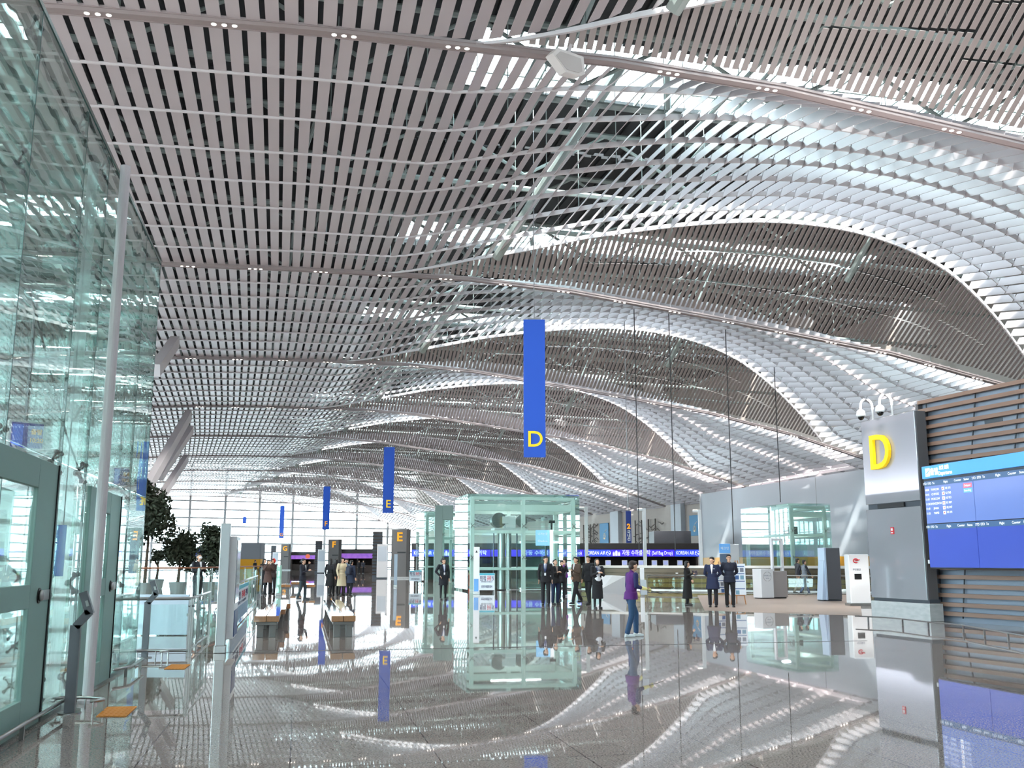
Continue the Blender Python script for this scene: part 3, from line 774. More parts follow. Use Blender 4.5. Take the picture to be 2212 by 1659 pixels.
# small blue direction sign far left
p = gp(426, 1252); e = empty('direction_sign', p, -YAW, 'small blue overhead direction sign between the two round trees', 'sign')
m = MB(); m.cb(-0.72, 0.72, -0.05, 0.05, 1.95, 2.75, 0.01); m.build('panel', mat('direction_blue', (50, 85, 175), 0.5, emit=0.25), e)
text('lettering', '출국 Departures', 0.2, M_white, e, (-0.05, -0.055, 2.52), 0.003); text('lettering', '면세점 Duty Free', 0.2, M_white, e, (-0.05, -0.055, 2.18), 0.003)
m = MB(); m.cyl(-0.6, 0, 0, 1.96, 0.03, 8); m.cyl(0.6, 0, 0, 1.96, 0.03, 8); m.build('post', M_steel, e)

# ------------------------------------------------------------------ benches
M_wood = mat('varnished_oak', (168, 118, 72), 0.3, noise=0.35, scale=3, stretch=(8, 0.6, 8), coat=0.5)
M_btop = mat('bench_top_lacquer', (150, 128, 112), 0.06, noise=0.25, scale=3, stretch=(8, 0.6, 8), coat=1.0)
M_leg = mat('bench_leg_grey', (118, 116, 114), 0.45, 0.3)
def bench(x, y, L, label, rz=0.0, w=0.52, grp='lacquered benches down the middle of the hall'):
    e = empty('bench', (x, y, 0), rz, label, 'bench', grp)
    for s_ in (-1, 1):
        m = MB(); m.cb(min(s_*0.006, s_*w/2), max(s_*0.006, s_*w/2), 0, L, 0.33, 0.45, 0.006); m.build('seat_plank', M_wood, e)
        t = MB(); t.bx(min(s_*0.012, s_*(w/2-0.006)), max(s_*0.012, s_*(w/2-0.006)), 0.006, L-0.006, 0.45, 0.454); t.build('seat_top', M_btop, e)
    m = MB(); m.cb(-w/2+0.04, w/2-0.04, 0.05, L-0.05, 0.26, 0.33, 0.006); m.build('apron', M_leg, e)
    for yy in (0.10, L-0.22):
        for s_ in (-1, 1):
            m = MB(); m.cb(s_*(w/2-0.13)-0.07, s_*(w/2-0.13)+0.07, yy, yy+0.12, 0, 0.27, 0.006); m.build('leg', M_leg, e)
    return e
def bench_row(px, py, n, L, names, dx=0.0, w=0.52):
    p = gp(px, py); 
    for i in range(n):
        bench(p.x+dx*i, p.y+(L+0.06)*i, L, names[i], 0.0, w)
nb = ('nearest', 'middle', 'farthest')
bench_row(574, 1378, 3, 3.0, ['%s bench of the left lacquered bench row' % s for s in nb], 0.10)
bench_row(741, 1377, 3, 3.0, ['%s bench of the right lacquered bench row' % s for s in nb], 0.02)
for (px, py, l) in ((613, 1283, 'small far bench right of the group in brown coats'), (667, 1283, 'small far bench behind the woman photographing with her phone'), (640, 1275, 'small far bench left of the woman photographing with her phone')):
    p = gp(px, py); bench(p.x, p.y, 3.0, l, 0, 0.62)

# ------------------------------------------------------------------ trees
M_leaf = mat('dark_foliage', (52, 62, 44), 0.7, noise=0.5, scale=2.0); M_bark = mat('tree_bark', (80, 66, 54), 0.9, noise=0.3, scale=10)
M_pot = mat('planter_paint', (150, 150, 150), 0.6)
def tree(px, py, F, rpx, hpx, label, n=1600, leaf=0.11, seed=1):
    rnd = random.Random(seed); c = at(px, py, F); rx = 1.3*rpx/FPX*F; rz = 1.2*hpx/FPX*F
    e = empty('potted_tree', (c.x, c.y, 0), 0, label, 'tree', 'round trees beyond the balustrade')
    m = MB(); blobs = [(rnd.uniform(-.5, .5)*rx, rnd.uniform(-.5, .5)*rx, rnd.uniform(-.55, .55)*rz, rnd.uniform(.42, .65)) for _ in range(11)]
    for i in range(n):
        bx_, by_, bz_, br = blobs[i % 11]; d = Vector((rnd.gauss(0, 1), rnd.gauss(0, 1), rnd.gauss(0, 1))).normalized()*(rnd.random()**0.35)
        q = Vector((bx_+d.x*rx*br, by_+d.y*rx*br, c.z+bz_+d.z*rz*br))
        a = Vector((rnd.gauss(0, 1), rnd.gauss(0, 1), rnd.gauss(0, 1))).normalized(); b = a.cross(Vector((rnd.gauss(0, 1), rnd.gauss(0, 1), 1))).normalized()
        s_ = leaf*rnd.uniform(.7, 1.4); m.quad(q-a*s_, q+b*s_*0.45, q+a*s_, q-b*s_*0.45)
    m.build('foliage', M_leaf, e)
    m = MB(); m.tube([(0, 0, 0.5), (0.05, 0, c.z*0.6), (0, 0, c.z)], 0.09, 8, 0.04)
    for k in range(5): m.tube([(0, 0, c.z*0.72), (rnd.uniform(-.6, .6)*rx, rnd.uniform(-.6, .6)*rx, c.z+rnd.uniform(-.2, .5)*rz)], 0.04, 5, 0.015)
    m.build('trunk', M_bark, e)
    m = MB(); m.lathe([(0.34, 0), (0.45, 0.55), (0.40, 0.56), (0.38, 0.5)], 0, 0, 16); m.build('planter', M_pot, e)
tree(322, 1104, 50, 44, 66, 'tallest dark tree, partly hidden behind the glass corner', 4200, 0.13, 1)
tree(388, 1188, 52, 30, 46, 'bushy dark tree left of the small blue direction sign', 2600, 0.12, 2)
tree(459, 1187, 52, 30, 47, 'bushy dark tree right of the small blue direction sign', 2600, 0.12, 3)
tree(341, 1203, 60, 12, 14, 'small shrub under the tallest tree by the end window', 500, 0.11, 4)
# ------------------------------------------------------------------ zone D pillar
def proj(p):
    x, y, z = p[0], p[1], p[2]-CAMH
    R = x*CA-y*SA; F = x*SA+y*CA
    d = F*CP+z*SP
    return 1106+FPX*R/d, 829.5-FPX*(z*CP-F*SP)/d, F
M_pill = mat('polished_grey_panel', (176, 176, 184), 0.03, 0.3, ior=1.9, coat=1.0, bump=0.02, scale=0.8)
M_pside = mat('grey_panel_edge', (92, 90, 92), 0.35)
M_marble = mat('white_marble', (206, 208, 208), 0.25, noise=0.35, scale=3.5, rgb2=(160, 166, 168), stretch=(1, 1, 3))
M_slot = mat('dark_slot_metal', (70, 76, 84), 0.4, 0.3)  # dark metal of slots, rods, brackets and plinths
pf, pn = W(10.57, 29.9), W(11.23, 27.53)
dirp = (pn-pf); PL = dirp.length; prz = math.atan2(dirp.y, dirp.x)
pil = empty('zone_pillar', pf, prz, 'tall polished grey pillar with a big yellow letter D at right', 'pillar')
m = MB(); m.cb(-0.02, PL+0.10, -0.02, 0.42, 0, 0.47, 0.01); m.build('marble_base', M_marble, pil)
m = MB(); m.bx(0.05, PL+0.03, 0.05, 0.38, 0.47, 0.58); m.bx(0.05, PL-0.03, 0.05, 0.34, 3.05, 3.3); m.build('recess', M_slot, pil)
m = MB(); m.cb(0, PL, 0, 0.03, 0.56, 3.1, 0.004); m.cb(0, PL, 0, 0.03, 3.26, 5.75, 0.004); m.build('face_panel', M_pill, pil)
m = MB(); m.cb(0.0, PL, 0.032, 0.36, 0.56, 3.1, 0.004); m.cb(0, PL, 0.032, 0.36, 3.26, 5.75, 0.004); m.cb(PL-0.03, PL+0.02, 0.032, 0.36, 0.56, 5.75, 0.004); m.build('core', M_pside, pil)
m = MB(); m.bx(0.55, 1.75, 0.0, 0.06, 3.12, 3.24); m.build('vent_slot', M_black, pil)
text('letter', 'D', 1.45, M_yel, pil, (0.93, -0.07, 4.70), 0.05, 0.006, sx=0.95)
m = MB(); m.cb(1.12, 1.26, -0.03, 0, 2.36, 2.56, 0.005); a = m.build('fire_call_sign', mat('signal_red', (205, 30, 45), 0.4), pil)
m = MB(); m.bx(1.15, 1.23, -0.034, -0.03, 2.46, 2.53); m.bx(1.15, 1.23, -0.034, -0.03, 2.39, 2.42); m.build('pictogram', M_white, a)
def dome_camera(lx, label, dy=0.18):
    p = pf+Vector((math.cos(prz)*lx-math.sin(prz)*dy, math.sin(prz)*lx+math.cos(prz)*dy, 5.752))
    e = empty('dome_camera', p, 0.2, label, 'security camera', 'gooseneck dome cameras on the zone D pillar')
    m = MB(); pts = [(0, 0, 0), (0, 0, 0.42)]+[(-0.23+0.23*math.cos(t), 0, 0.42+0.23*math.sin(t)) for t in [PI*i/8 for i in range(1, 9)]]+[(-0.46, 0, 0.30)]
    m.tube(pts, 0.032, 10); m.cyl(0, 0, 0, 0.03, 0.08, 12); m.build('gooseneck', M_white, e, smooth=True)
    m = MB(); m.lathe([(0.05, 0.32), (0.12, 0.26), (0.14, 0.14), (0.13, 0.10)], -0.46, 0, 16); m.build('housing', M_white, e, smooth=True)
    m = MB(); m.ell((-0.46, 0, 0.10), (0.10, 0.10, 0.11), 14, 8); m.build('dome', mat('smoked_dome', (20, 20, 22), 0.05), e, smooth=True)
dome_camera(0.36, 'white gooseneck dome camera at the left end of the pillar top')
dome_camera(1.28, 'white gooseneck dome camera nearer the middle of the pillar top')

# ------------------------------------------------------------------ slatted island wall behind the departures board
M_slatw = mat('walnut_slat', (134, 108, 94), 0.5, noise=0.25, scale=2, stretch=(0.6, 8, 8))
M_back = mat('blue_grey_backing', (138, 148, 164), 0.25, noise=0.08, scale=0.6)
w0, w1 = W(11.55, 28.1), W(16.05, 15.0)
dv = w1-w0; WL = dv.length; wrz = math.atan2(dv.y, dv.x)
sw = empty('slatted_wall', w0, wrz, 'long wall of horizontal walnut slats over blue-grey panels, right of the D pillar', 'slatted wall')
m = MB(); m.bx(0, WL, 0.16, 0.40, 0, 6.0); m.build('backing_panel', M_back, sw)
m = MB(); m.bx(-0.05, 0.06, 0.0, 0.4, 0, 6.02); m.build('end_panel', M_pside, sw)
n = 25
for i in range(n):
    z = 0.16+i*0.243; m = MB()
    m.hexa([(0.05, -0.02, z), (WL, -0.02, z), (WL, 0.14, z), (0.05, 0.14, z), (0.05, 0.0, z+0.105), (WL, 0.0, z+0.105), (WL, 0.14, z+0.105), (0.05, 0.14, z+0.105)])
    m.build('slat', M_slatw, sw)
for (x0, z0, x1, z1) in ((0.32, 0, 0.28, 6.0), (2.12, 6.0, 1.62, 3.4), (1.35, 2.0, 1.05, 0.1), (3.6, 6, 3.0, 3.2), (5.5, 6.0, 4.8, 0.0), (8.0, 6.0, 7.2, 0.0)):
    m = MB(); m.bar((x0, 0.10, z0), (x1, 0.10, z1), 0.03, 0.03, (0, 1, 0)); m.build('panel_rod', M_slot, sw)
for (x0, z0) in ((2.3, 5.0), (4.4, 5.0)):
    m = MB(); m.bx(x0, x0+0.6, 0.15, 0.165, z0, z0+0.25); m.build('vent', M_slot, sw)

# ------------------------------------------------------------------ departures board
b0 = at(2010, 1229, 27.05); bt = at(2009, 1009, 27.05)
d2 = W(0.20, -1.0); bl = 6.3; drz = math.atan2(d2.y, d2.x)
bd = empty('departures_board', (b0.x, b0.y, b0.z), drz, 'large blue departures display board on the slatted wall', 'display board')
BH = bt.z-b0.z
M_scr1 = mat('screen_periwinkle', (106, 128, 188), 0.12, emit=0.6, noise=0.12, scale=0.4)
M_scr2 = mat('screen_royal_blue', (72, 90, 176), 0.12, emit=0.5, noise=0.12, scale=0.4)
M_head = mat('board_header_blue', (84, 158, 245), 0.3, emit=0.6)
M_row = mat('board_row_teal', (74, 104, 140), 0.2, emit=0.4)
M_txt = mat('screen_white_text', (235, 240, 250), 0.4, emit=0.8)
m = MB(); m.cb(0, bl, 0.0, 0.10, 0, BH, 0.01); m.build('casing', M_black, bd)
m = MB(); m.cb(0, bl, -0.05, 0.02, BH-0.33, BH, 0.004); hd = m.build('header', M_head, bd)
m = MB(); m.bx(0.02, bl, -0.03, 0.0, BH-0.40, BH-0.34); m.build('gap_strip', M_slot, bd)
m = MB(); m.cb(0.16, 0.36, -0.055, -0.05, BH-0.28, BH-0.06, 0.002); ic = m.build('icon', M_txt, hd)
m = MB(); m.prism([(0.20, BH-0.20), (0.33, BH-0.11), (0.34, BH-0.13), (0.27, BH-0.19), (0.22, BH-0.22)], -0.058, -0.055); m.bx(0.19, 0.34, -0.058, -0.055, BH-0.255, BH-0.245); m.build('aircraft_mark', M_head, ic)
text('lettering', '출발', 0.20, M_txt, hd, (0.55, -0.055, BH-0.18), 0.003, 0.006)
text('lettering', '出发 出発', 0.12, M_txt, hd, (0.98, -0.055, BH-0.10), 0.003, 0.003, sx=0.8)
text('lettering', 'Departures', 0.14, M_txt, hd, (1.02, -0.055, BH-0.24), 0.003, 0.004, sx=0.9)
cw = 2.05; rh = (BH-0.42)/2
for c_ in range(3):
    for r_ in range(2):
        x0 = 0.03+cw*c_; z0 = 0.03+rh*r_
        m = MB(); m.bx(x0+0.012, x0+cw-0.012, -0.03, 0.0, z0+0.012, z0+rh-0.012); s = m.build('screen', M_scr1 if r_ else M_scr2, bd)
        m = MB(); m.bx(x0+0.014, x0+cw-0.014, -0.033, -0.03, z0+rh-0.15, z0+rh-0.014); m.build('column_header', M_row, s)
        for tx, tt in ((0.22, 'STD  ETD  To'), (0.95, 'Flight'), (1.45, 'Counter'), (1.80, 'Status')):
            text('lettering', tt, 0.085, M_txt, s, (x0+tx, -0.035, z0+rh-0.08), 0.001)
        if c_ == 0 and r_ == 1:
            for k, (tm, ct, fl) in enumerate((('10:30', 'YANGON', 'KE 471'), ('10:45', 'CHITOSE', 'KE 765'), ('11:10', 'MOSCOW', 'KE 923'), ('11:20', 'ZHENGZHOU', 'KE 809'), ('11:40', 'JINAN', 'KE 847'), ('11:55', 'TAIPEI', 'KE 691'))):
                zz = z0+rh-0.25-0.125*k
                text('lettering', tm, 0.08, M_txt, s, (x0+0.12, -0.035, zz), 0.001); text('lettering', ct, 0.08, M_txt, s, (x0+0.47, -0.035, zz), 0.001)
                text('lettering', fl, 0.08, M_txt, s, (x0+1.03, -0.035, zz), 0.001)
                m = MB(); m.bx(x0+0.76, x0+0.87, -0.034, -0.03, zz-0.045, zz+0.045); l = m.build('airline_mark', M_txt, s)
                m = MB(); m.ell((x0+0.815, -0.035, zz), (0.02, 0.003, 0.02), 8, 5); m.build('airline_dot', M_red, l)
            for k, (mm, tt) in enumerate(((mat('status_red', (225, 110, 130), 0.3, emit=0.6), 'Delayed'), (mat('status_cyan', (110, 175, 220), 0.3, emit=0.6), 'Boarding'))):
                zz = z0+rh-0.24-0.125*k; m = MB(); m.bx(x0+1.66, x0+1.99, -0.034, -0.03, zz-0.055, zz+0.055); l = m.build('status_field', mm, s)
                text('lettering', tt, 0.075, M_txt, l, (x0+1.82, -0.036, zz), 0.001)
m = MB()
for x in (0.4, 2.1, 4.2, 5.8): L_ = 0.30+0.12*x; m.bar((x, 0.05, 0.3), (x, L_, 0.3), 0.05, 0.05); m.bar((x, 0.05, BH-0.4), (x, L_, BH-0.4), 0.05, 0.05)
m.build('bracket', M_slot, bd)
m = MB(); m.bx(-0.09, -0.02, 0.0, 0.02, 0.14, 0.24); m.build('side_label', M_white, bd)
low_rail([gp(1848, 1345), gp(1925, 1349), gp(2010, 1360), gp(2075, 1366), gp(2225, 1395), gp(2420, 1430)], 0.17, 'low steel crash rail on the floor before the pillar and slatted wall', 9, 0.018)

# ------------------------------------------------------------------ long pale grey island wall at right
g0, g1 = W(20.4, 108), W(31.0, 65.6)
dg_ = g1-g0; GL = dg_.length; grz = math.atan2(dg_.y, dg_.x)
gw = empty('island_wall', g0, grz, 'broad pale grey island wall with a yellow skirting, behind the right lift box', 'wall')
m = MB(); m.bx(0, GL, 0, 0.3, 2.0, 8.75); m.build('upper_panel', M_wall, gw)
m = MB(); m.bx(0, GL, -0.02, 0.28, 0.0, 1.99); m.build('yellow_skirting', mat('saffron_panel', (226, 162, 20), 0.45, noise=0.05, scale=1), gw)
m = MB(); m.bx(-0.12, 0.0, -0.1, 0.35, 0, 8.8); m.build('white_edge', M_white, gw)
m = MB(); m.bx(GL*0.53, GL*0.53+0.05, -0.01, 0.0, 2.0, 8.75); m.build('seam', M_mull, gw)
for x0 in (GL*0.80, GL*0.88):
    m = MB(); m.bx(x0, x0+1.7, -0.06, -0.02, 1.15, 2.25); o = m.build('service_window', M_white, gw); m = MB(); m.bx(x0+0.12, x0+1.58, -0.07, -0.06, 1.2, 2.15); m.build('opening', M_black, o)

# ------------------------------------------------------------------ posters on the right wall
def wall_s(px):
    lo, hi = 40.0, 210.0
    for _ in range(60):
        mid = (lo+hi)/2
        if proj(bend(48.5, mid, 4))[0] > px: lo = mid
        else: hi = mid
    return lo
M_pblue = mat('poster_blue', (92, 160, 205), 0.6, noise=0.05, scale=0.6); M_gold = mat('gold_emblem', (205, 175, 110), 0.4, emit=0.1)
for k, (x0, x1, yt, yb) in enumerate(((1298, 1317, 1131, 1174), (1493, 1513, 1114, 1158))):
    s0_, s1_ = wall_s(x0), wall_s(x1); a = bend(48.4, s0_); b = bend(48.4, s1_); F = proj(a)[2]; zt = at(x0, yt, F).z; zb = at(x0, yb, F).z
    d = b-a; e = empty('wall_poster', (a.x, a.y, zb), math.atan2(d.y, d.x), ('left blue poster with a gold emblem high on the beige stone wall', 'right blue poster with a gold emblem, beside the edge of the grey island wall')[k], 'poster')
    L = d.length; H = zt-zb; m = MB(); m.cb(0, L, -0.08, 0.0, 0, H, 0.02); m.build('sheet', M_pblue, e)
    m = MB(); m.tube([(L*0.56, -0.10, H*0.34), (L*0.56, -0.08, H*0.34)], H*0.15, 24); o = m.build('emblem', M_gold, e)
    text('character', '花', H*0.2, M_pblue, o, (L*0.56, -0.11, H*0.34), 0.01, 0.01, sx=L/H*1.6)
    for q in range(3): m = MB(); m.tube([(L*(0.6+0.08*q), -0.09, H*(0.56+0.04*q)), (L*(0.68+0.08*q), -0.09, H*(0.59+0.04*q))], 0.05, 5); m.build('bird_mark', M_white, o)
for k, px in enumerate((1336, 1471)):
    s_ = wall_s(px); a = bend(48.3, s_); m = MB(); m.bx(-0.4, 0.25, -1.3, 1.3, 0, 9.5); struct(m.build('trim_7', M_wall, None, a, bend_rot(s_)))
M_relief = mat('relief_bronze', (88, 78, 72), 0.6)
for k, (x0, x1) in enumerate(((1262, 1290), (1372, 1428))):
    sa, sb = wall_s(x0), wall_s(x1); a = bend(48.3, sa); b = bend(48.3, sb); d = b-a; L = d.length; F = proj(a)[2]; z0 = 2.6; z1 = 6.8
    m = MB(); rnd = random.Random(k)
    for i in range(4): m.bx(L*(0.08+0.26*i), L*(0.08+0.26*i)+0.16, -0.12, 0, z0, z1)
    for i in range(26):
        x = rnd.random()*L; z = z0+rnd.random()*(z1-z0); pts = [(x+q*0.5, -0.1, z+0.18*math.sin(q*1.7+i)) for q in range(4)]; m.tube(pts, 0.05, 5)
    tag(m.build('wall_relief', M_relief, None, a, math.atan2(d.y, d.x)), ('small dark line relief on the beige wall beside the big glass lift', 'larger dark line relief on the beige wall right of the navy banner')[k], 'relief')

# ------------------------------------------------------------------ check-in row under the blue light band
M_fascia = mat('dark_fascia', (52, 46, 44), 0.4); M_led = mat('led_violet_blue', (58, 40, 205), 0.3, emit=1.1); M_led2 = mat('led_blue', (45, 70, 225), 0.3, emit=1.1)
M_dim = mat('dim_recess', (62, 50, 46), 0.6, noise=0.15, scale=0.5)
r0, r1 = W(-9.6, 96.5), W(17.9, 96.0)
d = r1-r0; RL = d.length; rrz = math.atan2(d.y, d.x)
row = empty('check_in_canopy', r0, rrz, 'long dark check-in canopy with a violet and blue lettered light band', 'check-in canopy')
zt, zl, zb = 3.3, 2.72, 2.02
m = MB(); m.cb(0, RL, 0, 5.0, zl, zt, 0.02); m.build('fascia', M_fascia, row)
m = MB(); m.bx(0, RL, 0.0, 0.2, zb, zl); m.build('band_housing', M_fascia, row)
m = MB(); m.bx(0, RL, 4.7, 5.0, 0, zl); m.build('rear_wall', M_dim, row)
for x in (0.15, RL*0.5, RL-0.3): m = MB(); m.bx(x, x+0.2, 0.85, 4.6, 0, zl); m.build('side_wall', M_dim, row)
def band(px0, px1, mt, pieces):
    xa = (px0-1106)/FPX*96.3+9.6; xb = (px1-1106)/FPX*96.3+9.6
    m = MB(); m.bx(xa, xb, -0.05, 0.0, zb+0.03, zl-0.03); o = m.build('light_band', mt, row)
    for (txt, pa, pb, sz) in pieces:
        text_fit('lettering', txt, sz, (pb-pa)/FPX*96.3, M_txt, o, (((pa+pb)/2-1106)/FPX*96.3+9.6, -0.07, (zb+zl)/2), 0.01, 0.004)
    return o
def swirl(o, px, r=0.2, c=None):
    x = (px-1106)/FPX*96.3+9.6; m = MB(); z = (zb+zl)/2
    m.tube([(x+r*math.cos(t), -0.07, z+r*math.sin(t)) for t in [2*PI*i/16 for i in range(17)]], 0.025, 5)
    m.tube([(x-r, -0.07, z), (x-r*0.3, -0.07, z+r*0.35), (x+r*0.3, -0.07, z-r*0.35), (x+r, -0.07, z)], 0.03, 5); m.build('airline_roundel', M_txt, o)
def cases(o, px):
    x = (px-1106)/FPX*96.3+9.6; z = zb+0.1; m = MB()
    for q, h in ((-0.25, 0.3), (0.0, 0.42), (0.25, 0.3)): m.cb(x+q-0.1, x+q+0.1, -0.08, -0.05, z, z+h, 0.01); m.tube([(x+q-0.04, -0.07, z+h), (x+q-0.04, -0.07, z+h+0.08), (x+q+0.04, -0.07, z+h+0.08), (x+q+0.04, -0.07, z+h)], 0.012, 4)
    m.build('suitcase_pictogram', M_txt, o)
o = band(893, 950, M_led2, (('KOREAN AIR', 897, 935, 0.46),)); swirl(o, 943)
o = band(952, 1060, M_led, (('자동 수하물위탁', 982, 1052, 0.5),)); cases(o, 966)
o = band(1062, 1258, M_led, (('자동 수하물위탁', 1130, 1205, 0.5), ('(Self Bag Drop)', 1209, 1254, 0.42)))
o = band(1259, 1316, M_led2, (('KOREAN AIR', 1262, 1305, 0.46),)); swirl(o, 1311)
o = band(1317, 1451, M_led, (('자동 수하물위탁', 1340, 1400, 0.56), ('(Self Bag Drop)', 1403, 1447, 0.46))); cases(o, 1328)
o = band(1452, 1505, M_led2, (('KOREAN AIR', 1455, 1493, 0.46),)); swirl(o, 1499)
m = MB(); m.bx(22.6+1.2, RL, 5.2, 9.5, 3.0, 4.6); m.build('upper_block', mat('slate_block', (80, 80, 86), 0.5), row)
# counters below the band
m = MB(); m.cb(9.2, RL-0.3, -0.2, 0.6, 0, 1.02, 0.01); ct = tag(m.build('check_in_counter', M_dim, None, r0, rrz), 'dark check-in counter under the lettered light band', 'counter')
m = MB(); m.cb(9.1, RL-0.2, -0.3, 0.7, 1.02, 1.08, 0.01); m.build('worktop', M_white, ct); 
ct.children[-1].location = (0, 0, 0); ct.children[-1].rotation_euler = (0, 0, 0)
M_monitor = mat('monitor_glow', (170, 180, 225), 0.3, emit=0.5)
names = ('first', 'second', 'third', 'fourth', 'fifth', 'sixth')
for i, px in enumerate((1310, 1345, 1380, 1408, 1432, 1462)):
    x = (px-1106)/FPX*96.3+9.6; p = r0+Vector((math.cos(rrz)*x, math.sin(rrz)*x, 1.08)); e = empty('bag_drop_screen', p, rrz, '%s small glowing screen from the left on the dark check-in counter' % names[i], 'screen', 'small screens on the check-in counter')
    m = MB(); m.cb(-0.26, 0.26, -0.03, 0.03, 0.12, 0.62, 0.01); m.build('casing', M_white, e); m = MB(); m.bx(-0.21, 0.21, -0.035, -0.03, 0.2, 0.56); m.build('screen', M_monitor, e); m = MB(); m.cyl(0, 0, 0, 0.13, 0.04, 8); m.build('stand', M_steel, e)

# ------------------------------------------------------------------ pillar and band islands further away
def island(px, F, ch, label, wtop=1.45, h=4.6, band_px=None, sub=''):
    p = W((px-1106)/FPX*F, F); e = empty('zone_pillar', p, -YAW+0.05, label, 'pillar')
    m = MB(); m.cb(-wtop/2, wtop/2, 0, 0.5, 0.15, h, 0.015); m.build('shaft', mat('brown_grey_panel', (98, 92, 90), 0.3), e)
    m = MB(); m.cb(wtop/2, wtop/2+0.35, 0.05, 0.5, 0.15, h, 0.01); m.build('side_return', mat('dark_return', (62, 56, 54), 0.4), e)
    m = MB(); m.cb(-wtop/2-0.05, wtop/2+0.4, -0.04, 0.55, 0, 0.16, 0.01); m.build('base', M_marble, e)
    m = MB(); m.bx(-wtop*0.1, wtop*0.45, -0.01, 0.0, 2.35, 2.5); m.build('slot', M_black, e)
    text('letter', ch, 1.15, M_org, e, (0.05, -0.05, h-0.75), 0.04, 0.03)
    q = p+Vector((-2.05*CA, 0.35, 0)); s = empty('slat_tower', q, -YAW+0.05, 'dark slatted tower just left of the zone %s pillar' % ch, 'tower')
    m = MB(); m.bx(-0.45, 0.45, 0, 0.4, 0, h-0.2); m.build('core', M_slot, s)
    for k in range(14): m = MB(); m.bx(-0.47, 0.47, -0.10, 0.0, 0.3+k*0.3, 0.42+k*0.3); m.build('slat', M_dim, s)
    q = p+Vector((-1.65*CA, -0.6, 0)); s = empty('information_cabinet', q, -YAW+0.05, 'white information cabinet left of the zone %s pillar' % ch, 'cabinet')
    m = MB(); m.cb(-0.5, 0.5, 0, 0.35, 0.1, 3.2, 0.02); m.build('body', M_white, s); m = MB(); m.bx(-0.42, 0.42, -0.01, 0.0, 1.6, 3.0); m.build('panel', mat('cabinet_panel', (190, 196, 206), 0.2), s)
    m = MB(); m.bx(-0.44, 0.44, 0.02, 0.33, 0, 0.1); m.build('plinth', M_slot, s)
island(865, 96, 'E', 'brown-grey pillar with an orange letter E, left of the glass lift boxes')
island(725.5, 139.5, 'F', 'brown-grey pillar with an orange letter F behind the group in long coats')
island(622, 183, 'G', 'brown-grey pillar with an orange letter G, farthest of the zone pillars')
M_pic = mat('pink_violet_picture', (190, 120, 205), 0.4, emit=0.7, noise=0.9, scale=1.5, rgb2=(70, 50, 170)); M_red2 = mat('round_sign_red', (225, 110, 70), 0.4, emit=0.4)
def far_canopy(x0, x1, F, label, figures):
    p = W((x0-1106)/FPX*F, F); L = (x1-x0)/FPX*F; e = empty('check_in_canopy', p, -YAW+0.05, label, 'check-in canopy')
    m = MB(); m.cb(0, L, 0, 3, 2.65, 3.3, 0.02); m.build('fascia', M_fascia, e)
    m = MB(); m.bx(0, L, -0.02, 0.0, 2.0, 2.68); m.build('picture_band', M_pic, e)
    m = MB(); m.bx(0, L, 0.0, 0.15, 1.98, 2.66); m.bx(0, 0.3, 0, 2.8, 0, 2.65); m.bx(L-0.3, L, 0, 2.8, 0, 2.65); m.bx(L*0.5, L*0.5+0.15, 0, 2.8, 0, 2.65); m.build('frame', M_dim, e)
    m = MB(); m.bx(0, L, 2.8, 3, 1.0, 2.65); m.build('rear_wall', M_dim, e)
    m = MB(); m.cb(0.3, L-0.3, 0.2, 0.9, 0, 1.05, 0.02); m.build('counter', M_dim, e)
    return e
far_canopy(740, 812, 142, 'check-in canopy with a pink and violet picture band right of the F pillar', 3)
e = far_canopy(634, 688, 186, 'check-in canopy with a pink and violet picture band right of the G pillar', 2)
m = MB(); m.tube([(3.2, -0.08, 2.5), (3.2, -0.02, 2.5)], 0.42, 20); m.build('round_sign', M_red2, e)
p = W((527-1106)/FPX*118, 118); e = empty('service_block', p, -YAW, 'grey service block with a yellow lower band near the end window', 'kiosk')
L = 44/FPX*118; m = MB(); m.cb(0, L, 0, 2, 1.85, 3.75, 0.02); m.build('upper_box', mat('mid_grey', (140, 144, 150), 0.6), e); m = MB(); m.cb(0.02, L-0.02, 0.02, 1.98, 0, 1.85, 0.02); m.build('lower_box', MATS['saffron_panel'], e)

